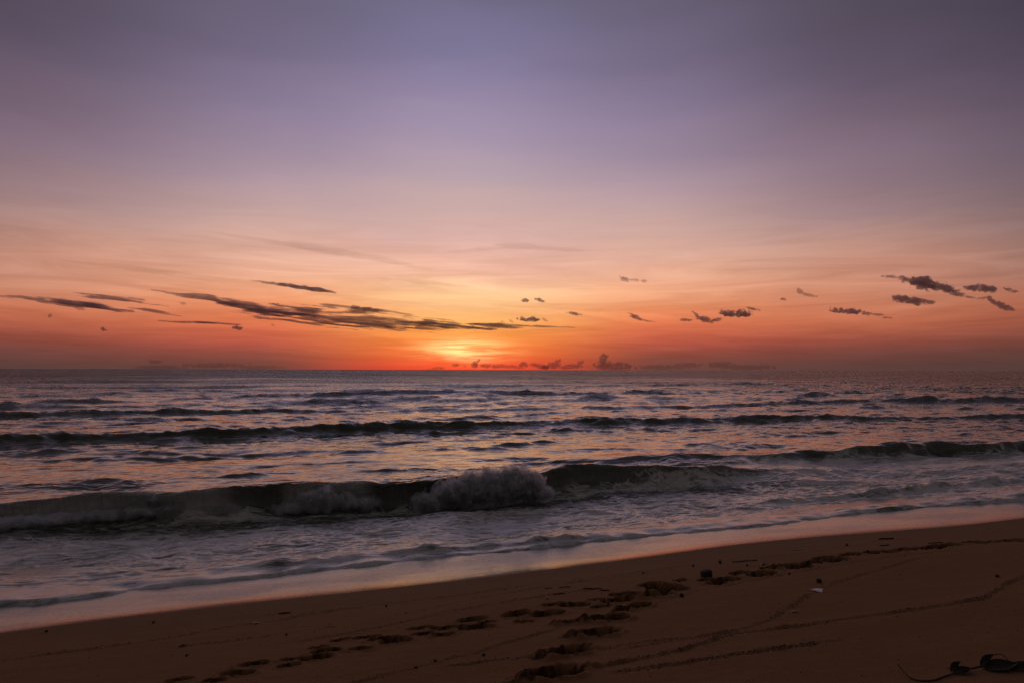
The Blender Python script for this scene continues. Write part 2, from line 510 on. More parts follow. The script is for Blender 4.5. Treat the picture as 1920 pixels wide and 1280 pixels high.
# ------------------------------------------------------------------ sand
def sand_material():
    m, t, out = material('beach_sand')
    geo = t.n('ShaderNodeNewGeometry')
    pos = geo.outputs['Position']
    q = t.attr('seaward')
    sv = t.mapping(pos, (1, 1, 1), (0, 0, -A_SH))
    n1 = t.noise(t.mapping(sv, (0.8, 2.4, 1)), 1.0, 5.0, 0.6)
    grain = t.noise(pos, 420.0, 2.0, 0.7)
    speck = t.noise(pos, 140.0, 2.0, 0.6)
    colr = t.mix(n1, (0.228, 0.121, 0.056), (0.292, 0.158, 0.076))
    colr = t.mix(t.step(grain, 0.3, 0.75), colr, t.mix(1.0, colr, (1.5, 1.45, 1.4), 'MULTIPLY'))
    colr = t.mix(t.step(speck, 0.62, 0.70, 0, 0.75), colr, (0.045, 0.028, 0.02))
    colr = t.mix(t.step(speck, 0.30, 0.25, 0, 0.35), colr, (0.40, 0.32, 0.25))
    damp_shade_ = t.attr('damp_shade')
    colr = t.mix(t.m('MULTIPLY', damp_shade_, t.step(t.noise(pos, 30.0, 3.0, 0.6), 0.25, 0.6, 0.45, 1.0)), colr, t.mix(1.0, colr, (0.20, 0.18, 0.18), 'MULTIPLY'))  # damp turned sand, deepened further to paint the pits' shade into the colour
    edge_n = t.noise(t.mapping(sv, (1.3, 1.3, 1)), 1.0, 3.0, 0.5)
    qq = t.m('ADD', q, t.m('MULTIPLY', t.m('SUBTRACT', edge_n, 0.5), 0.09))
    damp = t.step(qq, -0.9, 0.0)
    colr = t.mix(t.m('MULTIPLY', damp, 0.25), colr, t.mix(1.0, colr, (0.62, 0.6, 0.58), 'MULTIPLY'))
    sandbump = t.n('ShaderNodeBump', None, Strength=0.85, Distance=0.004, Height=t.m('ADD', t.noise(pos, 60.0, 5.0, 0.7), t.m('MULTIPLY', grain, 0.4)))
    dry = t.n('ShaderNodeBsdfPrincipled', None, Base_Color=colr, Roughness=t.step(qq, -2.2, 0.0, 0.95, 0.80), Normal=sandbump)
    dry.inputs['Specular IOR Level'].default_value = 0.15
    # the sheet of draining water: a thin mirror over the sand, pitted by bubbles and grains
    fv = t.mapping(sv, (1.0, 3.0, 1))
    ripple = t.noise(fv, 7.0, 4.0, 0.6)
    pit = t.noise(t.mapping(sv, (1, 1.6, 1)), 55.0, 3.0, 0.65)
    rough_zone = t.step(t.noise(t.mapping(sv, (0.7, 2.2, 1), (0, 0, 0), (4, 2, 0)), 1.0, 3.0, 0.5), 0.42, 0.62)
    fb = t.n('ShaderNodeBump', None, Strength=t.m('MULTIPLY', t.m('ADD', 0.12, t.m('MULTIPLY', rough_zone, 0.22)), t.step(qq, 0.03, 0.40, 0.30, 1.0)), Distance=0.006, Height=t.m('ADD', ripple, t.m('MULTIPLY', pit, 0.8)))
    film = t.n('ShaderNodeBsdfPrincipled', None, Base_Color=(0.07, 0.055, 0.045), Roughness=0.10, IOR=1.5, Normal=fb)
    film.inputs['Specular IOR Level'].default_value = 0.6
    froth = t.n('ShaderNodeBsdfPrincipled', None, Base_Color=(0.60, 0.69, 0.72), Roughness=0.3, Normal=fb)
    bub = t.step(t.noise(t.mapping(sv, (1, 2.2, 1)), 38.0, 4.0, 0.75), 0.42, 0.62)
    wide = t.step(t.noise(t.mapping(sv, (0.5, 2.6, 1)), 1.6, 6.0, 0.62, 0.5), 0.36, 0.62)
    ff = t.m('MULTIPLY', t.m('ADD', t.m('MULTIPLY', bub, 0.62), 0.34), t.m('ADD', t.step(qq, 0.0, 0.35, 0.02, 0.42), t.m('MULTIPLY', wide, t.step(qq, 0.0, 0.35, 0.22, 0.60))))
    ff = t.m('ADD', ff, t.step(qq, 0.022, 0.0, 0.0, 0.40), clamp=True)
    wetmix = t.n('ShaderNodeMixShader', None, Fac=ff, i1=film, i2=froth)
    fin = t.n('ShaderNodeMixShader', None, Fac=t.step(qq, -0.012, 0.022), i1=dry, i2=wetmix)
    t.put(out.inputs[0], fin)
    return m


phi = np.concatenate([np.linspace(-180, -52, 22)[:-1], np.linspace(-52, -42, 14)[:-1], np.linspace(-42, 42, 840), np.linspace(42, 52, 14)[1:], np.linspace(52, 180, 22)[1:]])
inv = np.linspace(1.95 / 2.5, 1.95 / 13.5, 470)
r_s = np.concatenate([[0.02, 0.7, 1.3, 1.8, 2.2], 1.95 / inv, np.linspace(13.9, 24, 18), [28, 34, 45, 65, 100, 160, 260, 400]])
RR, PP = np.meshgrid(r_s, np.radians(phi), indexing='ij')
X, Y = RR * np.sin(PP), RR * np.cos(PP)
Z = sand_height(X.ravel(), Y.ravel())
s_, t_ = st(X.ravel(), Y.ravel())
f = grid_faces(len(r_s), len(phi))
deep = (t_ - t_edge(s_))
keep = (deep[f].min(1) < 6.0)
beach = mesh_object('sand', np.stack([X.ravel(), Y.ravel(), Z], 1), f[keep][:, ::-1], sand_material(), attrs={'seaward': deep, 'damp_shade': print_damp_shade(X.ravel(), Y.ravel())})
tag(beach, 'brown damp sand beach sloping down to the water with footprints', kind='structure')

# ------------------------------------------------------------------ sea
# ridges: base line in photograph pixels, crest height along it (m), lean, front and back width factors
RIDGES = [
    dict(pix=[(-300, 1024), (0, 985), (217, 978), (423, 972), (530, 962), (700, 953), (800, 949), (1020, 936), (1120, 921), (1250, 914), (1400, 901), (1520, 893), (1700, 885)],
         h=[(-300, .30), (0, .33), (217, .42), (423, .46), (560, .46), (700, .46), (950, .46), (1020, .46), (1130, .43), (1250, .38), (1350, .29), (1420, .19), (1520, .09), (1700, 0)],
         lean=[(-300, 1.0), (420, 1.05), (440, .95), (700, 1.0), (780, 1.1), (1010, 1.0), (1100, .62), (1250, .50), (1420, .3), (1700, .2)], wf=.62, wb=1.7, off=.42),
    dict(pix=[(1050, 872), (1180, 866), (1300, 864), (1480, 866), (1600, 862), (1700, 858), (1800, 855), (1920, 852), (2250, 846)],
         h=[(1050, 0), (1180, .10), (1300, .12), (1480, .17), (1600, .26), (1700, .37), (1800, .35), (1920, .32), (2250, .32)],
         lean=[(1050, .2), (1500, .3), (1700, .62), (1920, .6), (2250, .6)], wf=.75, wb=1.9, off=.45),
    dict(pix=[(-300, 846), (0, 838), (330, 828), (640, 814), (960, 804), (1280, 796), (1550, 789), (1920, 787), (2300, 783)],
         h=[(-300, .58), (0, .60), (330, .56), (640, .50), (960, .44), (1280, .42), (1550, .40), (1920, .36), (2300, .36)], lean=[(0, .35), (1920, .35)], wf=1.35, wb=2.4, off=.7),
    dict(pix=[(-300, 790), (0, 784), (330, 776), (640, 770), (960, 765), (1280, 762), (1600, 756), (1920, 754), (2300, 752)],
         h=[(-300, .5), (0, .52), (330, .52), (500, .46), (640, .36), (960, .26), (1280, .34), (1500, .48), (1920, .52), (2300, .5)], lean=[(0, .35), (1920, .35)], wf=1.5, wb=2.6, off=.8),
    dict(pix=[(-300, 757), (0, 755), (420, 751), (700, 748), (960, 744), (1200, 742), (1500, 741), (1920, 739)],
         h=[(-300, .2), (0, .24), (420, .36), (560, .5), (700, .58), (960, .58), (1200, .5), (1500, .36), (1920, .3)], lean=[(0, .3), (1920, .3)], wf=1.6, wb=3.0, off=1.0),
    dict(pix=[(-300, 728), (0, 727), (960, 724), (1920, 723)], h=[(-300, .3), (960, .35), (1920, .3)], lean=[(0, .2), (1920, .2)], wf=2.5, wb=4, off=1.0),
    dict(pix=[(300, 1091), (430, 1082), (550, 1075), (633, 1067), (740, 1053), (870, 1040), (1000, 1030), (1100, 1020), (1200, 1010)],
         h=[(300, 0), (430, .05), (550, .07), (633, .08), (740, .09), (870, .08), (1000, .08), (1100, .10), (1200, 0)], lean=[(0, .6), (1920, .6)], wf=.9, wb=3.0, off=.12, z=.12),
    dict(pix=[(1500, 975), (1600, 966), (1690, 956), (1780, 950), (1847, 946), (1920, 940), (2200, 925)],
         h=[(1500, 0), (1600, .05), (1690, .06), (1780, .06), (1847, .10), (1920, .12), (2200, .1)], lean=[(0, .6), (1920, .6)], wf=.8, wb=3.0, off=.1, z=.12),
    dict(pix=[(1400, 952), (1520, 942), (1640, 932), (1720, 924), (1800, 914), (1920, 902), (2200, 890)],
         h=[(1400, 0), (1520, .07), (1640, .06), (1720, .10), (1800, .07), (1920, .10), (2200, .1)], lean=[(0, .5), (1920, .5)], wf=.9, wb=2.6, off=.15, z=.05),
]
for rd in RIDGES:
    z0 = rd.get('z', 0.0)
    rd['t'] = curve(rd['pix'], z0, rd['off'])
    pp = np.array(rd['pix'], float)

    def along(tab, pp=pp, z0=z0):
        xs = np.array([k[0] for k in tab], float)
        vs = np.array([k[1] for k in tab], float)
        ys = np.interp(xs, pp[:, 0], pp[:, 1])
        x, y = on_level(xs, ys, z0)
        s, _ = st(x, y)
        o = np.argsort(s)
        return lambda q: np.interp(q, s[o], vs[o])
    rd['A'] = along(rd['h'])
    rd['lean_s'] = along(rd['lean'])

wv_rng = np.random.default_rng(8)
NW = 64
lam = np.exp(wv_rng.uniform(np.log(0.22), np.log(7.0), NW))
wang = wv_rng.normal(0, 0.62, NW) + math.pi          # travelling shoreward, spread
kx, ky = np.sin(wang) * 2 * math.pi / lam, np.cos(wang) * 2 * math.pi / lam
wph = wv_rng.uniform(0, 2 * math.pi, NW)
wamp = 0.0080 * lam ** 0.85
lam2 = np.exp(wv_rng.uniform(np.log(5.0), np.log(45.0), 26))
a2_ = wv_rng.normal(0, 0.45, 26) + math.pi
kx2, ky2 = np.sin(a2_) * 2 * math.pi / lam2, np.cos(a2_) * 2 * math.pi / lam2
wph2 = wv_rng.uniform(0, 2 * math.pi, 26)


def water_at(x, y, cell=None):
    """undisplaced points -> displaced x, y, z and masks"""
    s, t = st(x, y)
    q = t - t_edge(s)
    fr = t_front(s) - t_edge(s) + 0.06 * fbm2(s * 1.1, t * 0.4, 3, 50) + 0.03 * fbm2(s * 7, t * 5, 3, 53)
    u_f = q - fr
    zb = beach_profile(q)
    mean = np.log1p(np.exp(np.clip((zb - 0.0) / 0.035, -30, 30))) * 0.035 + 0.012
    r = np.hypot(x, y)
    if cell is None:
        cell = r * 0.004
    calm = sstep(u_f, 0.0, 2.2)
    outer = sstep(q, 3.2, 6.5)
    inner_ = sstep(RIDGES[0]['t'](s) - t, -0.5, 0.5)
    amp_env = 0.07 + 0.10 * calm + 0.22 * inner_ * calm + 0.13 * outer + 0.12 * sstep(q, 10, 20) + 0.30 * sstep(q, 18, 45)
    patch = 0.35 + 0.35 * sstep(q, 9, 18) + 1.6 * sstep(fbm2(s * 0.30, t * 0.75, 3, 70), -0.05, 0.75)
    patch = np.where(inner_ < 1, patch * (1 - 0.6 * inner_) + 0.6 * inner_, 1.0)
    dz = np.zeros_like(x)
    dh = np.zeros_like(x)
    sx, tx = s, t
    ws = s + 0.35 * fbm2(s * 0.5, t * 0.5, 2, 90)
    wt = t + 0.30 * fbm2(s * 0.45, t * 0.7, 3, 95)
    for k in range(NW):
        att = np.clip((lam[k] / (cell * 3.0)) - 0.6, 0, 1)
        ph = kx[k] * ws + ky[k] * wt + wph[k]
        dz += wamp[k] * att * np.sin(ph)
        dh += wamp[k] * att * np.cos(ph)
    swell = np.zeros_like(x)
    for k in range(len(lam2)):
        att = np.clip((lam2[k] / (cell * 3.0)) - 0.6, 0, 1) * sstep(q, 12, 45)
        swell += 0.5 * 0.0035 * lam2[k] * att * np.sin(kx2[k] * ws + ky2[k] * wt + wph2[k])
    low = fbm2(s * 0.55, t * 1.5, 4, 110)
    amp = amp_env * patch
    z = mean + amp * (dz + 0.030 * low) + swell
    ridge_r = (1 - np.abs(fbm2(s * 0.8, t * 2.1, 3, 130))) ** 2
    z = z + 0.028 * amp * (ridge_r - 0.4)
    rid1 = (1 - 2.2 * np.abs(fbm2(ws * 1.7, wt * 5.2, 3, 140))) * np.clip(0.09 / (cell + 1e-6) - 0.6, 0, 1)
    rid2 = (1 - 2.2 * np.abs(fbm2(ws * 4.0, wt * 10.0, 2, 145))) * np.clip(0.045 / (cell + 1e-6) - 0.6, 0, 1)
    rid0 = (1 - 2.2 * np.abs(fbm2(ws * 0.62, wt * 1.9, 4, 147))) * np.clip(0.34 / (cell + 1e-6) - 0.6, 0, 1)
    z = z + sstep(u_f, 0.05, 0.9) * ((0.0042 + 0.0034 * inner_) * (rid1 + 0.45 * rid2) * (0.5 + patch) + 0.017 * rid0 * sstep(q, 9, 17))
    tt = t - 0.9 * amp * dh
    face = np.zeros_like(x)
    chop = fbm2(s * 0.9, t * 2.2, 4, 150)
    chop2 = fbm2(s * 2.6, t * 5.0, 3, 170)
    chop3 = fbm2(s * 1.1, t * 3.6, 4, 175)
    for i, rd in enumerate(RIDGES):
        big = i < 6
        wob = (0.22 if i in (0,) else 0.5 if i < 6 else 0.12) * fbm2(s * (0.45 if i < 2 else 0.22), s * 0 + i * 3.7, 3, 190 + i)
        u = t - (rd['t'](s) + wob)
        A = rd['A'](s) * (1 + (0.10 if i == 0 else 0.18 if i < 6 else 0.8) * fbm2(s * (0.8 if i < 2 else 0.35 if i < 6 else 1.3), s * 0 + i, 3, 210 + i))
        A = np.clip(A, 0, None)
        hb = 0.45 if i < 6 else 0.12
        u = u + (0.0 if i == 0 else 0.10 if i == 1 else 0.22 if big else 0.05) * chop * hb
        fr_ = np.exp(-np.abs(u / (rd['wf'] * hb)) ** 1.9)
        bk_ = np.exp(-np.abs(u / (rd['wb'] * hb)) ** 1.6)
        fz = np.where(u < 0, fr_, bk_)
        rough = 1 + (0.08 if i < 2 else 0.06 if i < 6 else 0.4) * chop + (0.03 if i < 2 else 0.10 if i < 6 else 0.4) * chop2
        if 2 <= i < 6:
            rough = rough + 0.16 * chop3
        zz = A * fz * rough * (0.56 if 2 <= i < 6 else 1)
        z = z + zz
        tt = tt - rd['lean_s'](s) * A * fz ** 2 * (1.0 + 0.12 * chop2)
        if i < 2:
            face = np.maximum(face, sstep(zz, 0.05, 0.2) * sstep(-u, -0.15, 0.05) * (1 if i == 0 else 0.8))
    # the leading edge thins out over the sand
    thick = -0.03 + 0.050 * sstep(u_f, -0.05, 0.07) * (1 + 0.5 * perlin2(s * 3, t * 3, 57)) + 0.03 * sstep(u_f, 0.0, 0.6)
    wfr = sstep(u_f, 0.9, 0.0)
    z = z * (1 - wfr) + (zb + thick + 0.35 * (z - mean)) * wfr
    z = np.where(u_f < 0.25, np.maximum(z, zb - 0.06), z)
    # foam lying on the water
    t0 = RIDGES[0]['t'](s)
    t1 = RIDGES[1]['t'](s)
    a0, a1 = RIDGES[0]['A'](s), RIDGES[1]['A'](s)
    inside = sstep(t0 - 0.2 - t, -0.25, 0.25)
    inside2 = sstep(t1 - 0.3 - t, -0.3, 0.3) * sstep(s, 7.5, 10.5)
    foam = np.maximum(0.62 * inside, 0.62 * inside2)
    foam = foam * (1 - 0.65 * np.exp(-((t0 - 0.95 - t) / 0.55) ** 2) * sstep(a0, 0.1, 0.3))
    foam = foam + 0.22 * np.exp(-((t0 - 0.62 - t) / 0.22) ** 2) * sstep(a0, 0.1, 0.3)
    foam = np.maximum(foam, 0.42 * np.exp(-(u_f / 0.5) ** 2))
    foam = foam + 0.16 * np.exp(-np.clip(t - t0, 0, 9) / 0.5) * inside * 0
    foam = foam - 0.12 * face * (s < 3.0)
    curt = face * np.maximum(1 - sstep(s, -1.5, -1.1), sstep(s, -0.6, -0.3) * (1 - sstep(s, 0.7, 1.0)))
    dt = tt - t
    return x + ET[0] * dt, y + ET[1] * dt, z, foam, face, curt, s, t


phw = np.concatenate([np.linspace(-100, -50, 14)[:-1], np.linspace(-50, -41, 12)[:-1], np.linspace(-41, 41, 800), np.linspace(41, 50, 12)[1:], np.linspace(50, 70, 10)[1:]])
d_ = 683 * CAM_Z
tw = np.concatenate([np.arange(4.6, 10.2, 0.019), np.arange(10.2, 13.4, 0.0125), np.arange(13.4, 17.0, 0.028),
                     d_ / np.arange(d_ / 17.03, d_ / 60, -0.36), d_ / np.arange(d_ / 60.3, 1.2, -0.33), d_ / np.geomspace(1.15, d_ / 60000, 16)])
T2, P2 = np.meshgrid(tw, np.radians(phw), indexing='ij')
rw = T2 / np.cos(P2 + A_SH)
Xw, Yw = rw * np.sin(P2), rw * np.cos(P2)
cell = np.maximum(np.gradient(tw)[:, None] * np.ones_like(P2), rw * 0.0018)
xw, yw, zw, foam, face, curt, sw, tw_ = water_at(Xw.ravel(), Yw.ravel(), cell.ravel())
fw = grid_faces(len(tw), len(phw))
uf = tw_ - t_front(sw)
keep = uf[fw].max(1) > -0.25


def water_material():
    m, t, out = material('sea_water')
    pos = t.n('ShaderNodeNewGeometry').outputs['Position']
    sv = t.mapping(pos, (1, 1, 1), (0, 0, -A_SH))
    foam = t.attr('foam')
    face = t.attr('face')
    # unresolved wind ripples tilt the surface
    nv = None
    for sc, k, det in ((0.9, 0.22, 2.0), (3.6, 0.40, 3.0), (17.0, 0.34, 2.0)):
        cn = t.noise(t.mapping(sv, (0.45, 1.0, 0.6)), sc, det, 0.6, 0.0, True)
        v = t.n('ShaderNodeVectorMath', {'operation': 'MULTIPLY_ADD'}, i0=cn, i1=(k, k, 0), i2=(-k / 2, -k / 2, 0)).outputs[0]
        nv = v if nv is None else t.n('ShaderNodeVectorMath', {'operation': 'ADD'}, i0=nv, i1=v).outputs[0]
    gust = t.noise(t.mapping(sv, (0.35, 1.0, 1)), 0.05, 7.0, 0.7)
    rip = t.m('MULTIPLY', t.attr('ripple'), t.step(gust, 0.25, 0.75, 0.35, 1.65, 'LINEAR'))
    # far out only the wave fronts that face the shore can be seen
    ns = t.n('ShaderNodeSeparateXYZ', None, i0=nv)
    far = t.m('MULTIPLY', t.m('SUBTRACT', t.attr('ripple'), 0.6), 0.30, clamp=True)
    sgn = t.m('MULTIPLY', ns.outputs[1], t.m('SUBTRACT', 1.0, far))
    onl = t.m('MULTIPLY', t.m('ADD', t.m('ABSOLUTE', ns.outputs[1]), 0.013), t.m('MULTIPLY', far, -1.0))
    nv = t.n('ShaderNodeVectorRotate', {'rotation_type': 'Z_AXIS'}, Vector=t.n('ShaderNodeCombineXYZ', None, i0=ns.outputs[0], i1=t.m('ADD', sgn, onl), i2=0.0).outputs[0], Angle=A_SH).outputs[0]
    nv = t.n('ShaderNodeVectorMath', {'operation': 'SCALE'}, i0=nv, Scale=rip).outputs[0]
    nrm = t.n('ShaderNodeVectorMath', {'operation': 'NORMALIZE'},
              i0=t.n('ShaderNodeVectorMath', {'operation': 'ADD'}, i0=t.n('ShaderNodeNewGeometry').outputs['Normal'], i1=nv).outputs[0]).outputs[0]
    wat = t.n('ShaderNodeBsdfPrincipled', None, Base_Color=(0.080, 0.098, 0.070), Roughness=0.13, IOR=1.40, Normal=nrm)
    # foam: torn, drawn out along the shore
    fv = t.mapping(sv, (0.55, 1.5, 1.0))
    w1 = t.noise(fv, 1.9, 7.0, 0.66, 1.0)
    w2 = t.noise(fv, 9.0, 5.0, 0.65, 0.6)
    lace = t.m('ABSOLUTE', t.m('SUBTRACT', t.noise(fv, 2.6, 4.0, 0.6, 1.3), 0.5))
    lace = t.step(lace, 0.060, 0.0)
    val = t.m('ADD', t.m('ADD', foam, t.m('MULTIPLY', t.m('SUBTRACT', w1, 0.5), 1.5)), t.m('MULTIPLY', t.m('SUBTRACT', w2, 0.5), 0.9))
    veil = t.m('ADD', t.step(val, 0.36, 0.72, 0.0, 0.78), t.step(foam, 0.2, 0.6, 0.0, 0.16))
    lac = t.m('MULTIPLY', lace, t.step(foam, 0.12, 0.5, 0.0, 0.9))
    # streaks running down the face of the breaking wave
    stv = t.mapping(sv, (22.0, 2.5, 2.5))
    sn = t.noise(stv, 1.0, 5.0, 0.65, 0.3)
    stk = t.m('ADD', t.m('MULTIPLY', t.step(sn, 0.3, 0.75, 0.09, 0.17), face), t.m('MULTIPLY', t.step(sn, 0.2, 0.8, 0.45, 0.70), t.attr('curtain')))
    fm = t.m('MAXIMUM', t.m('MAXIMUM', veil, lac), stk)
    fb = t.n('ShaderNodeBump', None, Strength=0.3, Distance=0.012, Height=t.noise(sv, 26.0, 4.0, 0.65))
    fo = t.n('ShaderNodeBsdfPrincipled', None, Base_Color=(0.88, 0.88, 0.86), Roughness=0.2, Normal=fb)
    t.put(out.inputs[0], t.n('ShaderNodeMixShader', None, Fac=fm, i1=wat, i2=fo))
    return m


rr_ = np.hypot(xw, yw)
ripple = 0.40 + 1.5 * sstep(rr_, 17, 34) + 1.4 * sstep(rr_, 30, 90) + 4.0 * sstep(rr_, 60, 300)
water_mat = water_material()
sea = mesh_object('sea', np.stack([xw, yw, zw], 1), fw[keep][:, ::-1], water_mat, attrs={'foam': foam, 'face': face, 'curtain': curt, 'ripple': ripple})
tag(sea, 'dark sea at dusk with breaking waves and swell rolling in', kind='structure')


# ------------------------------------------------------------------ soft bodies from density grids
def iso_mesh(field, org, vox, iso=0.0, adapt=0.15):
    g_ = openvdb.FloatGrid(background=-1.0)
    g_.copyFromArray(np.ascontiguousarray(field, dtype=np.float32))
    # positive inside: convertToPolygons treats lower values as inside
    pts, tris, quads = g_.convertToPolygons(isovalue=iso, adaptivity=adapt)
    if len(pts) == 0:
        return None
    pts = np.asarray(pts) * vox + org
    fc = [tuple(int(v) for v in q) for q in quads] + [tuple(int(v) for v in q) for q in tris]
    return pts, fc


def cloud_material(name, sigma_px, dist, colr, aniso=0.0, surf=0.03):
    """even density inside a torn hull; SIGMA_PX is the extinction per photograph pixel of depth"""
    m, t, out = material(name)
    sig = sigma_px / (dist / FPX)
    v = t.n('ShaderNodeVolumePrincipled', None, Color=colr, Density=sig, Anisotropy=aniso)
    v.inputs['Absorption Color'].default_value = (0, 0, 0, 1)
    t.put(out.inputs['Volume'], v)
    df = t.n('ShaderNodeBsdfDiffuse', None, Color=colr)
    tr = t.n('ShaderNodeBsdfTransparent')
    if surf > 0:
        t.put(out.inputs['Surface'], t.n('ShaderNodeMixShader', None, Fac=surf, i1=tr, i2=df))
    return m


D_NEAR, D_FAR = 22000.0, 46000.0
CM = {
    'dark': cloud_material('dark_cloud', 0.07, D_NEAR, (0.94, 0.74, 0.76), aniso=0.4),
    'thin': cloud_material('thin_cloud', 0.075, D_NEAR, (0.88, 0.62, 0.66), aniso=0.35),
    'wisp': cloud_material('wisp_cloud', 0.035, D_NEAR, (0.88, 0.62, 0.64), aniso=0.35, surf=0.03),
    'fringe': cloud_material('cloud_fringe', 0.030, D_NEAR, (0.94, 0.74, 0.76), aniso=0.4, surf=0.0),
    'outer': cloud_material('cloud_outer_fringe', 0.012, D_NEAR, (0.94, 0.74, 0.76), aniso=0.4, surf=0.0),
    'veil': cloud_material('veil_cloud', 0.0045, D_NEAR, (0.94, 0.72, 0.74), aniso=0.4, surf=0.004),
    'bank': cloud_material('bank_cloud', 0.045, D_FAR, (0.85, 0.66, 0.64), aniso=0.2, surf=0.03),
    'faint': cloud_material('faint_bank_cloud', 0.018, D_FAR, (0.6, 0.42, 0.42), surf=0.03),
}


def cloud(label, blobs, mat, namp=0.50, nsc=(9, 5), seed=0, vox=1.0, depth=1.6, flat=0.0, rot=0.0, iso=0.0, cap=0.5, bias=0.16, group=None, dist=None, cat='cloud', name='cloud'):
    """BLOBS: (x, y, rx, ry, tilt in degrees clockwise) in photograph pixels"""
    dist = dist or (D_FAR if mat in ('bank', 'faint') else D_NEAR)
    b = np.array(blobs, float)
    ext = np.hypot(b[:, 2], b[:, 3])
    pad = 4
    x0, x1 = (b[:, 0] - b[:, 2] - b[:, 3]).min() - pad, (b[:, 0] + b[:, 2] + b[:, 3]).max() + pad
    hy = np.abs(b[:, 2] * np.sin(np.radians(b[:, 4]))) + b[:, 3]
    y0, y1 = (b[:, 1] - hy * 1.35).min() - pad, (b[:, 1] + hy * 1.35).max() + pad
    dz = b[:, 3].max() * depth * 1.25 + 2
    xs, ys, zs = np.arange(x0, x1, vox), np.arange(y0, y1, vox), np.arange(-dz, dz, vox * 1.25)
    XX, YY, ZZ = np.meshgrid(xs, ys, zs, indexing='ij')
    fld = np.full(XX.shape, -9.0)
    for (cx, cy, rx, ry, ti) in b:
        a = R(ti)
        dx, dy = XX - cx, YY - cy
        u = (dx * math.cos(a) + dy * math.sin(a)) / rx
        w = (-dx * math.sin(a) + dy * math.cos(a)) / ry
        if flat:
            w = np.where(w > 0, w * (1 + flat), w)
        v = ZZ / (ry * depth)
        e = 1 - np.sqrt(u * u + w * w + v * v)
        fld = np.maximum(fld, e)
    fld = np.where(fld > 0, np.minimum(fld, cap), fld)
    cr_, sr_ = math.cos(R(rot)), math.sin(R(rot))
    U_, V_ = XX * cr_ + YY * sr_, -XX * sr_ + YY * cr_
    nz = fbm3(U_ / nsc[0], V_ / nsc[1], ZZ / (nsc[1] * 3.5), 4, seed, 0.5)
    if iso:
        nz = nz * (1 - iso) + iso * 1.6 * fbm3(U_ / 26, V_ / 4.6, ZZ / 16, 4, seed + 9, 0.55)
    fld = fld + namp * (nz - bias)
    fld = np.where((XX < x0 + vox) | (XX > x1 - 2 * vox) | (YY < y0 + vox) | (YY > y1 - 2 * vox) | (np.abs(ZZ) > dz - 1.5 * vox), -0.5, np.clip(fld, -0.5, 0.5))
    if fld.max() <= 0:
        print('EMPTY', label)
        return
    def hull(iso):
        # outside is positive for the polygoniser
        g_ = openvdb.FloatGrid(background=0.5)
        g_.copyFromArray(np.ascontiguousarray(-fld, dtype=np.float32))
        pts, tris, quads = g_.convertToPolygons(isovalue=iso, adaptivity=0.3)
        pts = np.asarray(pts, float)
        d = rays(x0 + pts[:, 0] * vox, y0 + pts[:, 1] * vox)
        k = dist + (-dz + pts[:, 2] * vox * 1.25) * dist / FPX
        P = d * k[:, None] + np.array([0, 0, CAM_Z])
        return P, [tuple(int(v) for v in q) for q in quads] + [tuple(int(v) for v in q) for q in tris]
    P, fc = hull(0.0)
    if len(P) == 0:
        print('EMPTY', label)
        return
    c_ = P.mean(0)
    o = mesh_object(name, P - c_, fc, CM[mat])
    o.location = c_
    if mat in ('dark', 'thin'):
        for iso, dens in ((0.10, 'fringe'), (0.22, 'outer')):
            P, fc = hull(iso)
            mesh_object('soft_fringe', P - c_, fc, CM[dens], o)['kind'] = 'stuff'
    tag(o, label, cat, group)
    return o


def spine(pts, step=0.6):
    """overlapping long blobs along a tapering line of (x, y, half thickness)"""
    out = []
    for (xa, ya, ra), (xb, yb, rb) in zip(pts[:-1], pts[1:]):
        n = max(1, int(round((xb - xa) / 34)))
        for i in range(n + 1):
            f_ = i / n
            out.append((xa + (xb - xa) * f_, ya + (yb - ya) * f_, max(26, (xb - xa) / n * 1.15), ra + (rb - ra) * f_, math.degrees(math.atan2(yb - ya, xb - xa))))
    return out


ST = dict(namp=0.75, nsc=(44, 3.4), depth=2.2, cap=0.3, bias=0.13, rot=8, iso=0.10)
G1 = 'dark streaks of cloud above the left horizon'
G2 = 'small dark clouds above the right horizon'
G3 = 'grey cumulus clouds along the horizon'
cloud('long thin dark streak cloud at the far left, sloping down to the right', spine([(8, 556, 1.6), (60, 560, 3.6), (120, 567, 6.0), (165, 573, 6.6), (205, 578, 4.0)]), 'dark', seed=1, group=G1, **ST)
cloud('short dark streak cloud just above and right of the far left streak', spine([(158, 556, 1.4), (205, 559, 3.6), (255, 566, 2.4)]), 'dark', seed=2, group=G1, **ST)
cloud('tiny ragged dark streak below the two leftmost streak clouds', spine([(262, 580, 1.8), (285, 583, 3.0), (312, 588, 1.6)]), 'dark', seed=3, group=G1, **ST)
cloud('dark cigar shaped streak cloud highest of those left of the sun glow', spine([(514, 532, 2.4), (550, 537, 3.8), (585, 542, 4.2), (604, 545, 3.0)]), 'dark', seed=4, group=G1, namp=0.5, nsc=(14, 3.4), depth=3.0, rot=8)
cloud('largest dark streaked cloud bank stretching from upper left down to the sun glow',
      spine([(340, 553, 2.4), (385, 560, 5.5), (430, 568, 7.5), (480, 579, 9.5), (530, 587, 10), (590, 594, 8), (660, 598, 6), (740, 599, 3.2)])
      + spine([(470, 573, 2.6), (540, 578, 6.5), (620, 583, 6.0), (720, 587, 3.0)])
      + spine([(575, 571, 2.2), (620, 575, 3.6), (700, 582, 3.0)])
      + spine([(522, 598, 3.2), (570, 602, 5), (640, 606, 8), (720, 609, 8.5), (800, 610, 9.5), (880, 611, 8), (950, 612, 4.4), (1035, 613, 1.6)])
      + spine([(700, 593, 2.4), (760, 595, 3.2), (830, 600, 1.8)]),
      'dark', seed=5, group=G1, namp=1.0, nsc=(62, 4.4), depth=1.8, cap=0.24, bias=0.20, rot=6, iso=0.16)
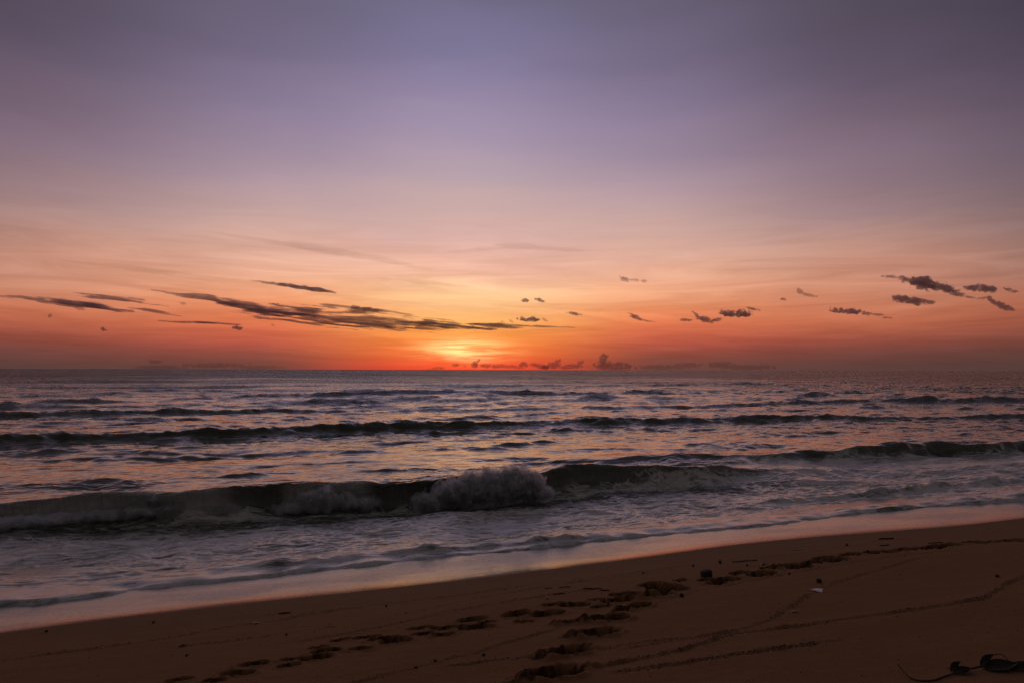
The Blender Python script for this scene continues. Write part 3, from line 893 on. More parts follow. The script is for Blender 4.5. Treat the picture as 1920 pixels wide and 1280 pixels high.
cloud('puffy little tuft on top of the largest streaked cloud bank', [(668, 578, 14, 5, 8), (686, 580, 14, 4.4, 0), (705, 582, 14, 3.4, 0)], 'thin', namp=0.4, seed=6, nsc=(6, 4), group=G1)
cloud('very thin dash of cloud, left of a pair low over the left horizon', spine([(318, 603, 1.5), (334, 604, 1.7)]), 'thin', seed=7, group=G1, namp=0.4, nsc=(12, 3), depth=3)
cloud('thin dash of cloud in the middle of three low over the left horizon', spine([(358, 604, 1.6), (378, 605, 2.0)]), 'thin', seed=8, group=G1, namp=0.4, nsc=(12, 3), depth=3)
cloud('flat dash of cloud next to the small tuft low on the left', spine([(392, 605, 2.2), (422, 607, 2.0)]), 'thin', seed=9, group=G1, namp=0.4, nsc=(12, 3), depth=3)
cloud('small dark tuft cloud below the big streaked bank on the left', [(446, 615, 9, 4, 5), (440, 614, 6, 3, 0)], 'thin', seed=10, nsc=(5, 4), depth=2)
cloud('tiny triangular tuft cloud low over the left horizon', [(193, 617, 5, 3.6, 20), (197, 618, 5, 2, 10)], 'thin', seed=11, nsc=(5, 4), depth=2)
cloud('pale brown tuft hanging under the far left streak', [(93, 592, 4, 5, 60)], 'wisp', seed=12, nsc=(5, 4), depth=2.5)
cloud('faint smudge of cloud under the tail of the far left streak', [(153, 580, 9, 3, 0), (146, 579, 6, 2.6, 10)], 'wisp', seed=13, nsc=(7, 4), depth=2.5)
cloud('faint curl of cloud between the left streaks', [(343, 569, 8, 3, 10)], 'wisp', seed=14, nsc=(6, 4), depth=2.5)
cloud('slanted faint wisp below the streaked bank', [(512, 610, 6, 2.6, 35)], 'wisp', seed=15, nsc=(6, 4), depth=2.5)
cloud('dark ragged little cloud right above the sun glow', [(985, 600, 16, 5, 4), (998, 600, 13, 6.0, 0), (978, 597, 6, 3.4, 10)], 'dark', namp=0.6, nsc=(6, 5), seed=16, depth=1.8, flat=0.6, group=G2)
cloud('tiny fleck left of the ragged cloud above the sun glow', [(941, 603, 5, 2.2, 0), (958, 602, 6, 2.6, 30)], 'wisp', seed=17, nsc=(5, 4), depth=2.5)
cloud('tiny fleck right of the ragged cloud above the sun glow', [(1022, 600, 6, 3, 25)], 'wisp', seed=18, nsc=(5, 4), depth=2.5)
cloud('left puff of a small pair high above the sun glow', [(984, 563, 9, 3.6, 10)], 'thin', seed=19, nsc=(6, 4), depth=2)
cloud('right puff of a small pair high above the sun glow', [(1012, 563, 11, 3.4, 18)], 'thin', seed=20, nsc=(7, 4), depth=2)
cloud('small slanted fleck between the sun glow and the right clouds', [(1077, 588, 12, 3.2, 8)], 'thin', seed=21, nsc=(6, 4), depth=2)
cloud('pale ragged wisp highest in the sky right of centre', [(1170, 523, 10, 5, 20), (1190, 525, 12, 3, 5), (1206, 527, 8, 3.4, 0)], 'wisp', seed=22, nsc=(7, 5), depth=2.5)
cloud('slanted smoky wisp right of the sun glow', [(1193, 595, 15, 4.2, 22), (1215, 602, 14, 1.8, 8)], 'thin', seed=23, nsc=(8, 4), depth=1.8)
cloud('tiny dark dash, leftmost of the low dark clouds on the right', [(1285, 600, 12, 3.0, 2)], 'thin', seed=24, nsc=(6, 4), depth=2, group=G2)
cloud('dark hooked cloud with a trailing tail left of the spiky cloud', [(1307, 592, 12, 3, 38), (1322, 599, 15, 5.4, 12), (1343, 600, 11, 4, -8)], 'dark', seed=25, nsc=(7, 5), depth=1.8, group=G2)
cloud('dark spiky cloud with a flat base, tallest of the low pair', [(1368, 590, 19, 7.5, 8), (1392, 590, 19, 8, 4), (1388, 584, 8, 5, 0), (1358, 585, 10, 4, 18)], 'dark', seed=26, namp=0.6, nsc=(7, 6), depth=1.6, flat=0.5, group=G2)
cloud('small smoky wisp at the upper right of the spiky cloud', [(1411, 579, 14, 2.8, 12)], 'thin', seed=27, nsc=(7, 4), depth=2)
cloud('tiny speck of cloud above the right clouds', [(1468, 561, 6, 2.6, 15)], 'thin', seed=28, nsc=(5, 4), depth=2)
cloud('pale ragged slanting wisp above the middle right clouds', [(1500, 547, 8, 5, 50), (1515, 553, 13, 4, 14), (1527, 556, 8, 2.6, 0)], 'wisp', seed=29, nsc=(6, 5), depth=2.6)
cloud('dark flat based cloud trailing small puffs to its right', [(1573, 583, 16, 6, 5), (1597, 585, 22, 7.0, 3), (1625, 589, 14, 4, 3), (1643, 590, 14, 3.2, 3), (1664, 596, 11, 2.2, 2)], 'dark', seed=30, namp=0.62, nsc=(8, 6), depth=1.6, flat=0.5, group=G2)
cloud('broad dark lens cloud below the largest cloud at right', [(1690, 560, 20, 7, 6), (1718, 565, 26, 7, 3), (1742, 567, 14, 4, 5)], 'dark', seed=31, nsc=(10, 6), depth=1.6, group=G2)
cloud('largest dark cloud at upper right with a ragged left tail', [(1672, 519, 20, 3.6, 4), (1700, 525, 22, 6.5, 16), (1732, 531, 32, 12.5, 8), (1765, 539, 30, 9, 8)], 'dark', seed=32, nsc=(11, 7), depth=1.3, group=G2)
cloud('dark oval cloud right of the largest cloud', [(1828, 540, 22, 6.5, 0), (1848, 541, 22, 7.5, 3)], 'dark', seed=33, nsc=(10, 6), depth=1.5, group=G2)
cloud('dark tail of cloud hanging below the largest cloud', [(1795, 551, 20, 5, 14), (1818, 557, 18, 2.8, 10), (1843, 559, 14, 2.4, -6)], 'dark', seed=34, nsc=(9, 5), depth=1.5, group=G2)
cloud('dark slanting cloud lowest at the far right', [(1862, 565, 14, 5.5, 35), (1878, 573, 18, 6.5, 25), (1893, 579, 12, 4.5, 10)], 'dark', seed=35, nsc=(9, 6), depth=1.4, group=G2)
cloud('small pale puff at the far right beside the oval cloud', [(1890, 543, 10, 3.4, 12), (1903, 547, 8, 3.0, 0)], 'thin', seed=36, nsc=(6, 4), depth=1.6)
VE = dict(namp=0.5, nsc=(70, 5), depth=3.0, cap=0.5, bias=0.05, vox=1.6)
cloud('long faint mauve veil of cloud sloping down above the streaked bank', spine([(440, 443, 3), (520, 455, 6), (600, 468, 8), (700, 484, 7), (790, 502, 3)]), 'veil', seed=61, rot=8, **VE)
cloud('faint mauve wisp just above the sun glow, left of centre', spine([(740, 525, 2.4), (800, 530, 5), (860, 537, 3)]), 'veil', seed=62, rot=4, **VE)
cloud('faint level veil of cloud high above the sun glow', spine([(880, 470, 3), (960, 463, 6), (1060, 468, 4)]), 'veil', seed=63, rot=-2, **VE)
cloud('faint mauve veil trailing from the cigar shaped streak', spine([(600, 552, 3), (660, 558, 5), (740, 565, 3)]), 'veil', seed=64, rot=3, **VE)
cloud('broad faint veil of cloud above the left streaks', spine([(150, 492, 3), (260, 505, 6), (380, 522, 6), (500, 532, 3)]), 'veil', seed=65, rot=8, **VE)
# along the horizon
HB = dict(namp=0.5, nsc=(6, 5), depth=2.0, vox=0.8)
cloud('low smear of cloud on the horizon left of the sun', [(822, 690, 14, 3.2, 0), (812, 692, 14, 2.4, 0)], 'bank', seed=41, group=G3, **HB)
cloud('small dark puff on the glowing horizon under the sun', [(855, 684, 8, 3.6, 3), (871, 686, 4, 1.8, 0)], 'bank', seed=42, group=G3, **HB)
cloud('horizon cloud with a pointed spike and a long flat tail', [(891, 683, 7, 7, 0), (897, 676, 3, 5, 20), (912, 685, 14, 4.4, 0), (935, 686, 18, 4.2, 0), (958, 687, 16, 3.8, 0), (975, 689, 12, 3, 0)], 'bank', seed=43, group=G3, **HB)
cloud('lumpy horizon cloud just right of the spiked one', [(982, 683, 9, 5.4, 0), (1003, 684, 11, 5, 0), (1018, 687, 14, 5, 0)], 'bank', seed=44, group=G3, **HB)
cloud('horizon cloud with a leaning top in the middle of the row', [(1038, 684, 14, 6, 0), (1046, 677, 6, 5, -20), (1025, 688, 14, 5, 0)], 'bank', seed=45, group=G3, **HB)
cloud('long low horizon cloud with a bump at its right end', [(1073, 686, 22, 5, 0), (1089, 679, 6, 5, -15), (1060, 688, 18, 4, 0)], 'bank', seed=46, group=G3, **HB)
cloud('tallest horizon cloud with a round towering head', [(1132, 669, 9, 7, 0), (1131, 677, 9, 8, 0), (1135, 684, 22, 7, 0), (1160, 683, 12, 6, 0), (1176, 684, 9, 4.4, 0), (1150, 689, 42, 5, 0)], 'bank', seed=47, group=G3, **HB)
cloud('faint flat bank on the horizon right of the tallest cloud', [(1240, 688, 60, 5, 0), (1290, 684, 26, 5, 0), (1350, 683, 30, 6, 0), (1400, 688, 60, 5, 0)], 'faint', seed=48, group=G3, **HB)
cloud('faint hazy bank on the horizon at the left', [(290, 679, 14, 5, 0), (300, 688, 60, 5, 0), (400, 685, 70, 5, 0), (480, 688, 60, 4, 0)], 'faint', seed=49, group=G3, **HB)


# ------------------------------------------------------------------ foam thrown up by the breaking wave
def foam_material():
    m, t, out = material('white_foam')
    pos = t.n('ShaderNodeNewGeometry').outputs['Position']
    bmp = t.n('ShaderNodeBump', None, Strength=0.6, Distance=0.02, Height=t.noise(pos, 45.0, 5.0, 0.7))
    p = t.n('ShaderNodeBsdfPrincipled', None, Base_Color=(0.88, 0.88, 0.88), Roughness=0.7, Normal=bmp)
    tr = t.n('ShaderNodeBsdfTranslucent', None, Color=(0.82, 0.82, 0.82))
    t.put(out.inputs[0], t.n('ShaderNodeMixShader', None, Fac=0.45, i1=p, i2=tr))
    return m


FOAM = foam_material()
MIST, _t, _o = material('spray_mist')
_t.put(_o.inputs['Volume'], _t.n('ShaderNodeVolumePrincipled', None, Color=(0.93, 0.95, 0.97), Density=13.0, Anisotropy=0.5))


def splash(label, lumps, seed, drops):
    """LUMPS: (x, y centre, rx, ry) in photograph pixels, standing on the foot of the breaker"""
    b = np.array(lumps, float)
    cx, by = b[:, 0].mean(), (b[:, 1] + b[:, 3]).max()
    x, y = on_level(np.array([cx]), np.array([by]), 0.0)
    dist = math.hypot(x[0], y[0])
    u = dist / FPX
    root = bpy.data.objects.new('foam_splash', None)
    COL.objects.link(root)
    root.location = (x[0], y[0], 0)
    root.rotation_euler = (0, 0, A_SH)
    tag(root, label, 'foam splash', 'foam bursting at the foot of the breaking wave')
    vox = 0.012
    L_ = [((px - cx) * u / math.cos(A_SH) * 0.98, 0.08 + 0.1 * abs(math.sin(px)), max(0.0, (by - py) * u), rx * u, ry * u) for px, py, rx, ry in lumps]
    x0 = min(q[0] - q[3] for q in L_) - 0.2
    x1 = max(q[0] + q[3] for q in L_) + 0.2
    z1 = max(q[2] + q[4] for q in L_) + 0.2
    xs, ys, zs = np.arange(x0, x1, vox), np.arange(-0.42, 0.55, vox), np.arange(-0.12, z1, vox)
    XX, YY, ZZ = np.meshgrid(xs, ys, zs, indexing='ij')
    fld = np.full(XX.shape, -9.0)
    for (lx, ly, lz, rx, rz) in L_:
        e = 1 - np.sqrt(((XX - lx) / rx) ** 2 + ((YY - ly) / 0.24) ** 2 + ((ZZ - lz) / rz) ** 2)
        fld = np.maximum(fld, e)
    nz = fbm3(XX / 0.15, YY / 0.15, ZZ / 0.17, 5, seed, 0.72)
    nz = nz + 0.18 * fbm3(XX / 0.05, YY / 0.05, ZZ / 0.07, 3, seed + 50, 0.6) * np.clip((ZZ - 0.05) / 0.3, 0, 1)
    mist = fld + 0.42 * nz + 0.09
    fld = fld + 0.44 * nz - 0.30
    brd = (XX < x0 + 2 * vox) | (XX > x1 - 3 * vox) | (YY < -0.39) | (YY > 0.52) | (ZZ < -0.095) | (ZZ > z1 - 3 * vox)
    fld = np.where(brd, -0.4, np.clip(fld, -0.4, 0.4))
    g_ = openvdb.FloatGrid(background=0.4)
    g_.copyFromArray(np.ascontiguousarray(-fld, dtype=np.float32))
    pts, tris, quads = g_.convertToPolygons(isovalue=0.0, adaptivity=0.1)
    pts = np.asarray(pts, float) * vox + np.array([x0, -0.42, -0.12])
    fc = [tuple(int(v) for v in q) for q in quads] + [tuple(int(v) for v in q) for q in tris]
    mesh_object('froth', pts, fc, FOAM, root)
    mist = np.where(brd, -0.4, np.clip(mist, -0.4, 0.4))
    g2_ = openvdb.FloatGrid(background=0.4)
    g2_.copyFromArray(np.ascontiguousarray(-mist[::1], dtype=np.float32))
    mp, mt, mq = g2_.convertToPolygons(isovalue=0.0, adaptivity=0.3)
    mp = np.asarray(mp, float) * vox + np.array([x0, -0.42, -0.12])
    mh = mesh_object('mist', mp, [tuple(int(v) for v in q) for q in mq] + [tuple(int(v) for v in q) for q in mt], MIST, root)
    mh['kind'] = 'stuff'
    # torn water and droplets: thin out upward, gathered into jets
    r_ = np.random.default_rng(seed)
    nd = int(drops * 1.3)
    li = r_.choice(len(L_), nd, p=np.array([q[3] * q[4] for q in L_]) / sum(q[3] * q[4] for q in L_))
    Lx = np.array(L_)[li]
    dv = r_.normal(size=(nd, 3))
    dv /= np.linalg.norm(dv, axis=1, keepdims=True)
    dv[:, 1] = -np.abs(dv[:, 1]) * np.where(r_.random(nd) < 0.75, 1, -1)
    rr = np.clip(0.62 + np.abs(r_.normal(0, 0.30, nd)), 0, 1.75)
    pos = Lx[:, :3] + dv * np.stack([Lx[:, 3], np.full(nd, 0.25), Lx[:, 4]], 1) * rr[:, None]
    jet = fbm3(pos[:, 0] / 0.09, pos[:, 1] / 0.2, pos[:, 2] / 0.22, 3, seed + 30)
    ok = (jet > (rr - 0.98) * 1.1) & (pos[:, 2] > -0.03)
    pos = pos[ok]
    nd = len(pos)
    rad = (0.0018 + 0.0085 * r_.random(nd) ** 5) * np.clip(1.5 - 0.5 * rr[ok], 0.6, 1.2)
    base = np.array([(1, 0, -0.5), (-0.5, 0.87, -0.5), (-0.5, -0.87, -0.5), (0, 0, 1.3)], float)
    of = np.array([(0, 1, 3), (1, 2, 3), (2, 0, 3), (0, 2, 1)])
    V = (pos[:, None, :] + base[None] * rad[:, None, None]).reshape(-1, 3)
    F = (of[None] + 4 * np.arange(nd)[:, None, None]).reshape(-1, 3)
    d = mesh_object('spray', V, F, FOAM, root)
    d['kind'] = 'stuff'
    return root


splash('largest foam burst, tall white spray in the middle of the breaker',
       [(815, 938, 34, 16), (850, 924, 36, 22), (888, 918, 36, 29), (930, 914, 38, 31), (968, 911, 36, 30), (998, 917, 28, 26), (1018, 929, 22, 13)], 3, 14000)
splash('middle sized foam burst between the dark hollow and the left burst',
       [(560, 950, 38, 11), (600, 940, 36, 20), (640, 944, 36, 16), (675, 948, 30, 13), (612, 926, 12, 12)], 5, 7000)
splash('left foam burst where the falling curtain of water meets the sea',
       [(250, 966, 34, 10), (290, 952, 26, 20), (320, 956, 34, 18), (360, 962, 40, 14), (400, 964, 32, 12), (298, 938, 9, 8)], 7, 6000)
splash('low ribbon of froth at the foot of the breaker on the far left',
       [(-40, 984, 60, 8), (30, 981, 60, 8), (100, 979, 60, 8), (165, 976, 50, 8), (215, 973, 40, 8)], 9, 5000)


# ------------------------------------------------------------------ things lying on the sand
def simple(name, colr, rough=0.7, var=0.3, scale=60.0):
    m, t, out = material(name)
    tc = t.n('ShaderNodeTexCoord').outputs['Object']
    n_ = t.noise(tc, scale, 4.0, 0.6)
    b_ = t.n('ShaderNodeBump', None, Strength=0.4, Distance=0.003, Height=n_)
    t.put(out.inputs[0], t.n('ShaderNodeBsdfPrincipled', None, Base_Color=t.mix(n_, tuple(k * (1 - var) for k in colr), tuple(min(1, k * (1 + var)) for k in colr)), Roughness=rough, Normal=b_))
    return m


M_STONE = simple('dark_stone', (0.030, 0.027, 0.026))
M_STICK = simple('dark_wood', (0.040, 0.028, 0.022), 0.8)
M_PALE = simple('bleached_wood', (0.50, 0.43, 0.36), 0.8)
M_SHELL = simple('pale_shell', (0.78, 0.73, 0.68), 0.5)
M_SCRAP = simple('white_plastic', (0.80, 0.82, 0.84), 0.4, 0.05)
M_LEAF = simple('dry_leaf', (0.030, 0.026, 0.014), 0.95)
M_GRIT = simple('dark_grit', (0.035, 0.026, 0.022), 0.8)


def spot(px, py):
    x, y = on_sand(np.array([px], float), np.array([py], float), lambda a, b: sand_height(a, b))
    x, y = float(x[0]), float(y[0])
    return x, y, float(sand_height(np.array([x]), np.array([y]))[0]), math.hypot(x, y) / FPX


def ico(sub=2):
    import bmesh
    bm = bmesh.new()
    bmesh.ops.create_icosphere(bm, subdivisions=sub, radius=1.0)
    v = np.array([q.co[:] for q in bm.verts])
    f_ = [tuple(q.index for q in fc.verts) for fc in bm.faces]
    bm.free()
    return v, f_


def stone(px, py, w, h, label, group=None, mat=None, seed=0, block=0.0, cat='pebble', name='pebble'):
    x, y, z, u = spot(px, py)
    v, f_ = ico(3 if w > 12 else 2)
    if block:
        v = v / (np.sum(np.abs(v) ** 6, 1, keepdims=True) ** (1 / 6)) * (block) + v * (1 - block)
    n_ = fbm3(v[:, 0] * 1.3, v[:, 1] * 1.3, v[:, 2] * 1.3, 3, seed)
    v = v * (1 + (0.10 if block else 0.20) * n_)[:, None]
    v = v * np.array([w * u / 2, w * u / 2 * 0.8, h * u / 2])
    o = mesh_object(name, v + np.array([0, 0, h * u * 0.36]), f_, mat or M_STONE, smooth=not block)
    o.location = (x, y, z)
    o.rotation_euler = (0, 0, random.uniform(0, 6))
    if block:
        o.rotation_euler = (0.0, R(-6), 0.25)
    return tag(o, label, cat, group)


def tube(path, rad, sides=7):
    path = np.asarray(path, float)
    V, F = [], []
    for i, p in enumerate(path):
        d = path[min(i + 1, len(path) - 1)] - path[max(i - 1, 0)]
        d /= np.linalg.norm(d) + 1e-9
        a = np.cross(d, (0, 0, 1.0))
        a /= np.linalg.norm(a) + 1e-9
        b = np.cross(a, d)
        for k in range(sides):
            th = 2 * math.pi * k / sides
            V.append(p + rad[i] * (math.cos(th) * a + math.sin(th) * b))
    for i in range(len(path) - 1):
        for k in range(sides):
            F.append((i * sides + k, i * sides + (k + 1) % sides, (i + 1) * sides + (k + 1) % sides, (i + 1) * sides + k))
    F.append(tuple(range(sides))[::-1])
    F.append(tuple((len(path) - 1) * sides + k for k in range(sides)))
    return np.array(V), F


def stick(px, py, length, thick, tilt, label, mat=None, bend=0.0, seed=0, name='stick', cat='stick', group=None):
    """LENGTH and THICK in photograph pixels; lies on the sand"""
    x, y, z, u = spot(px, py)
    r_ = np.random.default_rng(seed)
    ln, th = length * u, max(thick * u / 2 * 0.62, 0.002)
    n = 9
    k = np.linspace(-0.5, 0.5, n)
    pth = np.stack([k * ln, bend * ln * (k * k - 0.08) + r_.normal(0, 0.012, n) * ln, np.zeros(n)], 1)
    ca, sa = math.cos(tilt), math.sin(tilt)
    wx = x + pth[:, 0] * ca - pth[:, 1] * sa
    wy = y + pth[:, 0] * sa + pth[:, 1] * ca
    wz = sand_height(wx, wy)
    wz = np.maximum(wz, np.convolve(np.pad(wz, 2, mode='edge'), np.ones(5) / 5, 'valid')) + th * 0.55
    rad = th * (1 - 0.35 * np.abs(k * 2) ** 2) * (1 + 0.15 * r_.normal(size=n))
    V, F = tube(np.stack([wx - x, wy - y, wz - z], 1), rad)
    o = mesh_object(name, V, F, mat or M_STICK)
    o.location = (x, y, z)
    return tag(o, label, cat, group)


def shell(px, py, w, label, group=None, seed=0):
    """a cupped, ribbed fragment of a bivalve"""
    x, y, z, u = spot(px, py)
    r_ = np.random.default_rng(seed)
    W_ = w * u
    nr_, nc_ = 5, 13
    V, F = [], []
    for side in (0, 1):
        for i in range(nr_):
            for j in range(nc_):
                rr = 0.12 + 0.88 * i / (nr_ - 1)
                a = math.pi * (0.05 + 0.9 * j / (nc_ - 1))
                rib = 1 + 0.05 * (-1) ** j
                h = 0.26 * (1 - rr * rr) + 0.02 * (-1) ** j * rr
                V.append((W_ * 0.55 * rr * rib * math.cos(a), W_ * 0.5 * (rr * rib * math.sin(a) - 0.4), W_ * (h - 0.03 * side)))
    m_ = nr_ * nc_
    for i in range(nr_ - 1):
        for j in range(nc_ - 1):
            a = i * nc_ + j
            F.append((a, a + 1, a + nc_ + 1, a + nc_))
            F.append((m_ + a, m_ + a + nc_, m_ + a + nc_ + 1, m_ + a + 1))
    rim_ = [j for j in range(nc_)] + [i * nc_ + nc_ - 1 for i in range(1, nr_)] + [(nr_ - 1) * nc_ + j for j in range(nc_ - 2, -1, -1)] + [i * nc_ for i in range(nr_ - 2, 0, -1)]
    for a, b in zip(rim_, rim_[1:] + rim_[:1]):
        F.append((a, m_ + a, m_ + b, b))
    o = mesh_object('shell_fragment', V, F, M_SHELL)
    o.location = (x, y, z + W_ * 0.05)
    o.rotation_euler = (r_.uniform(-0.3, 0.3), r_.uniform(-0.2, 0.2), r_.uniform(-0.6, 0.6))
    return tag(o, label, 'shell', group)


stone(1325, 1080, 18, 14, 'blocky black stone standing by the footprints, the biggest on the beach', seed=3, block=1.0, cat='stone', name='stone')
stone(1278, 1118, 9, 8, 'round black pebble on a swash line just below the blocky stone', seed=5)
stone(1536, 1091, 10, 8, 'round dark pebble directly above the white scrap', seed=7)
stone(1350, 1055, 6, 6, 'small dark pebble on the sand line behind the blocky stone', seed=8)
stone(907, 1228, 7, 5, 'dark pebble on the sand line left of the two churned footprints', seed=9)
GP = 'tiny dark pebbles scattered on the sand'
for k, (px, py, w, lab) in enumerate([
        (1300, 1061, 5, 'tiny dark pebble up the sand just left of the blocky stone'), (1401, 1060, 5, 'tiny dark pebble below the long thin twig'),
        (1480, 1076, 5, 'tiny dark pebble below the footprints, up and left of the white scrap'), (1332, 1102, 5, 'tiny dark pebble on open sand just below the blocky stone'),
        (724, 1136, 5, 'tiny dark pebble near the wet edge left of the twig row'), (816, 1239, 6, 'tiny dark pebble touching the lower sand line at the bottom'),
        (780, 1251, 6, 'lowest tiny dark pebble beside the lower sand line'), (1588, 1022, 5, 'tiny dark pebble left of the crooked stick'),
        (288, 1167, 5, 'tiny dark pebble close under the wet edge at the left'), (350, 1229, 5, 'tiny dark pebble below the left white shell fragment'),
        (87, 1184, 5, 'tiny dark pebble nearest the far left wet edge'), (1870, 1081, 6, 'tiny dark pebble on the right end of the long dark line'),
        (537, 1190, 5, 'tiny dark pebble above the lowest left footprints'), (1206, 1074, 4, 'tiny dark pebble high on the sand above the churned prints')]):
    stone(px, py, w, w * 0.8, lab, GP, seed=20 + k)
shell(1027, 1121, 11, 'white shell fragment near the twigs left of the trail of footprints', seed=1)
shell(1431, 1057, 11, 'white shell fragment above the footprints right of the blocky stone', seed=2)
shell(342, 1210, 11, 'white shell fragment on open sand at the lower left', seed=3)
shell(480, 1168, 11, 'white shell fragment on a swash line at the left', seed=4)
shell(1355, 1193, 7, 'pale shell fragment where two sand lines meet at lower right', seed=5)
shell(1490, 1147, 12, 'pale curled shell below the white scrap', seed=6)
GS = 'small pale shell bits caught in the sand lines'
for k, (px, py, lab) in enumerate([
        (1695, 1145, 'small pale shell bit on the long dark line right of its middle'), (1446, 1221, 'small pale shell bit on the short line below the long dark line'),
        (1868, 1110, 'small pale shell bit where the long dark line bends upward'), (930, 1214, 'small pale shell bit on the lower sand line left of the churned prints'),
        (1105, 1164, 'small pale shell bit among the churned footprints'), (1539, 1167, 'small pale shell bit just under the middle of the long dark line'),
        (947, 1104, 'small pale shell bit on the uppermost sand line'), (860, 1234, 'small pale shell bit on the lower sand line near the bottom')]):
    shell(px, py, 5.5, lab, GS, seed=30 + k)

# the white scrap: a thin folded triangle of plastic
x, y, z, u = spot(1535, 1108)
q = 21 * u
sv_ = np.array([(-0.5, 0.36, 0.05), (0.5, 0.42, 0.07), (0.12, -0.40, 0.06), (-0.10, -0.38, 0.06), (0.0, 0.44, 0.09), (0.02, 0.02, 0.12)]) * q
sf_ = [(0, 3, 5, 4), (3, 2, 5), (5, 2, 1, 4)]
top_ = sv_ + np.array([0, -0.02, 0.03]) * q
V = np.concatenate([sv_, top_])
F = [tuple(k + 6 for k in f_) for f_ in sf_] + [f_[::-1] for f_ in sf_]
rim_ = [0, 3, 2, 1, 4]
F += [(a, b, b + 6, a + 6) for a, b in zip(rim_, rim_[1:] + rim_[:1])]
o = mesh_object('plastic_scrap', V, F, M_SCRAP, smooth=False)
o.location = (x, y, z)
tag(o, 'white folded scrap of plastic lying below a dark pebble', 'litter')

stick(1662, 1010, 25, 5, 0.05, 'straight black stick high on the sand at the right', seed=1)
stick(1660, 1022, 20, 4, 0.35, 'short crooked dark stick below the straight black one', bend=0.7, seed=2)
stick(1397, 1051, 46, 3.4, 0.16, 'long thin dark twig lying along the sand line above the footprints', seed=3)
stick(1134, 1106, 17, 4, 0.0, 'forked looking dark twig at the right end of the twig row', bend=0.5, seed=4)
stick(1048, 1113, 22, 4.5, 0.1, 'dark stubby twig beside the white shell fragment', bend=0.3, seed=5)
stick(1028, 1102, 13, 3, 0.0, 'very short dark twig above the white shell fragment', seed=6)
stick(1059, 1100, 22, 3, 0.1, 'thin dark twig above the stubby one', seed=7)
stick(1110, 1103, 34, 3.4, 0.15, 'longest dark twig in the row left of the footprints', seed=8)
stick(533, 1149, 22, 4, 0.1, 'dark twig on the sand line at the left', seed=9)
stick(668, 1187, 22, 3.4, 0.3, 'pale bleached twig above the left footprints', mat=M_PALE, seed=10)
stick(1496, 1030, 17, 3.2, 0.1, 'pale bent twig just below the wet sand at right', mat=M_PALE, bend=0.8, seed=11)
stick(1139, 1136, 12, 4, 1.0, 'stubby dark twig poking out beside a footprint', seed=12)
stick(1755, 1017, 26, 2.6, 0.15, 'thin dark twig near the water at far right', seed=13)


# creeper runner with curled leaves in the lower right corner
def leaf(base, dirv, ln, wd, curl, mat, parent, lift=0.0):
    d = np.array(dirv, float)
    d /= np.linalg.norm(d)
    sdv = np.cross(d, (0, 0, 1.0))
    sdv /= np.linalg.norm(sdv)
    upv = np.cross(sdv, d)
    n, mcols = 9, 7
    V, F = [], []
    for side in (0, 1):
        for i in range(n):
            k = i / (n - 1)
            hw = wd * 0.5 * math.sin(math.pi * min(1, 0.04 + 0.96 * k) ** 0.8) + 0.002
            for j in range(mcols):
                a = (j / (mcols - 1) - 0.5) * 2
                p = np.array(base) + d * ln * k + sdv * a * hw * math.cos(curl * 0.9 * a) + upv * (abs(a) ** 1.5 * hw * curl + 0.12 * ln * curl * k * k + lift * k - 0.0016 * side + 0.004 * math.sin(7 * k + 3 * a))
                V.append(p)
    m_ = n * mcols
    for i in range(n - 1):
        for j in range(mcols - 1):
            a = i * mcols + j
            F.append((a, a + 1, a + mcols + 1, a + mcols))
            F.append((m_ + a, m_ + a + mcols, m_ + a + mcols + 1, m_ + a + 1))
    return mesh_object('leaf', V, F, mat, parent)


vx, vy, vz, vu = spot(1800, 1258)
vine = bpy.data.objects.new('beach_creeper', None)
COL.objects.link(vine)
vine.location = (vx, vy, vz)
tag(vine, 'dark uprooted creeper stem with curled leaves in the lower right corner', 'plant')


def vine_path(pix, lifts, rad):
    p = np.array(pix, float)
    k = np.linspace(0, len(p) - 1, len(p) * 5)
    q = np.stack([np.interp(k, np.arange(len(p)), p[:, i]) for i in (0, 1)], 1)
    ker = np.ones(5) / 5
    q = np.stack([np.convolve(np.pad(q[:, i], 2, mode='edge'), ker, 'valid') for i in (0, 1)], 1)
    lf = np.interp(k, np.arange(len(p)), lifts)
    x, y = on_sand(q[:, 0], q[:, 1])
    z = sand_height(x, y) + lf + rad * 0.8
    rr = rad * np.linspace(1, 0.6, len(k))
    V, F = tube(np.stack([x - vx, y - vy, z - vz], 1), rr)
    return V, F


V, F = vine_path([(1905, 1252), (1870, 1249), (1840, 1251), (1815, 1255), (1790, 1261), (1768, 1266), (1752, 1274), (1728, 1275), (1708, 1272), (1694, 1262), (1683, 1254)],
                 [0, .004, .012, .006, .004, .0, .0, .0, .004, .014, .028], 0.0055)
mesh_object('stem', V, F, M_STICK, vine)
V, F = vine_path([(1850, 1250), (1862, 1240), (1880, 1237), (1892, 1240)], [.02, .045, .04, .01], 0.003)
mesh_object('stem', V, F, M_STICK, vine)


def rel(px, py, lift=0.0):
    x, y, z, _ = spot(px, py)
    return (x - vx, y - vy, z - vz + lift)


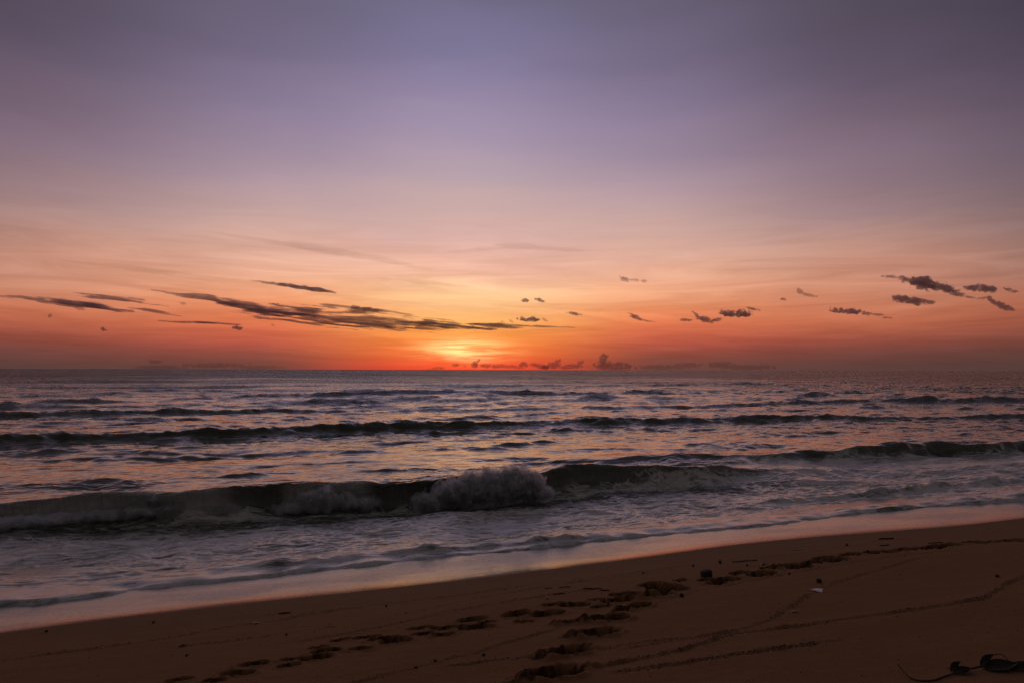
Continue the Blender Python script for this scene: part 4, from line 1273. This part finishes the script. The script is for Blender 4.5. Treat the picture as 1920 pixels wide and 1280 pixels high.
leaf(rel(1784, 1259, 0.004), (0.9, 0.30, 0.55), 0.075, 0.038, 0.6, M_LEAF, vine)
leaf(rel(1840, 1252, 0.012), (0.9, 0.35, 0.45), 0.10, 0.040, 0.6, M_LEAF, vine)
leaf(rel(1790, 1264, 0.004), (1.0, 0.30, 0.10), 0.12, 0.06, 0.35, M_LEAF, vine)
leaf(rel(1850, 1257, 0.006), (1.0, 0.20, 0.06), 0.20, 0.11, 0.30, M_LEAF, vine)
leaf(rel(1895, 1256, 0.006), (1.0, 0.10, 0.04), 0.16, 0.09, 0.30, M_LEAF, vine)

# grit caught along the swash lines, too small to count
base = np.array([(1, 0, 0), (-1, 0, 0), (0, 1, 0), (0, -1, 0), (0, 0, 1), (0, 0, -1)], float)
octf = np.array([(0, 2, 4), (2, 1, 4), (1, 3, 4), (3, 0, 4), (2, 0, 5), (1, 2, 5), (3, 1, 5), (0, 3, 5)])
for nm, mt, cnt, lab, big in (('grit', M_GRIT, 6500, None, 0.0021), ('shell_grit', M_SHELL, 420, None, 0.0020)):
    pts_ = []
    for (dep, wid, pl) in swash_w:
        cn = int(cnt * dep ** 2 / sum(q_[0] ** 2 for q_ in swash_w))
        a_ = rng.integers(0, len(pl) - 1, cn)
        f_ = rng.random(cn)[:, None]
        seg = pl[a_] * (1 - f_) + pl[a_ + 1] * f_
        clump = fbm2(seg[:, 0] * 2, seg[:, 1] * 2, 2, 5)
        seg = seg[clump > -0.25]
        pts_.append(seg + rng.normal(0, 0.012, seg.shape) + 0.02 * rng.normal(0, 1, seg.shape) ** 3 * 0.3)
    px_, py_ = on_sand(rng.uniform(0, 1920, cnt // 7), rng.uniform(1010, 1278, cnt // 7))
    s_, t_ = st(px_, py_)
    ok = t_ - t_edge(s_) < -0.25
    pts_.append(np.stack([px_[ok], py_[ok]], 1))
    P = np.concatenate(pts_)
    zz_ = sand_height(P[:, 0], P[:, 1])
    rad = big * (0.5 + 1.3 * rng.random(len(P)) ** 2)
    sc = np.stack([rad * rng.uniform(0.8, 2.4, len(P)), rad * rng.uniform(0.7, 1.4, len(P)), rad * rng.uniform(0.4, 0.9, len(P))], 1)
    V = (np.stack([P[:, 0], P[:, 1], zz_ + sc[:, 2] * 0.4], 1)[:, None] + base[None] * sc[:, None, :]).reshape(-1, 3)
    F = (octf[None] + 6 * np.arange(len(P))[:, None, None]).reshape(-1, 3)
    o = mesh_object(nm, V, F, mt)
    tag(o, 'dark grit strewn along the lines on the sand' if nm == 'grit' else 'pale shell grit strewn along the lines on the sand', 'grit', kind='stuff')
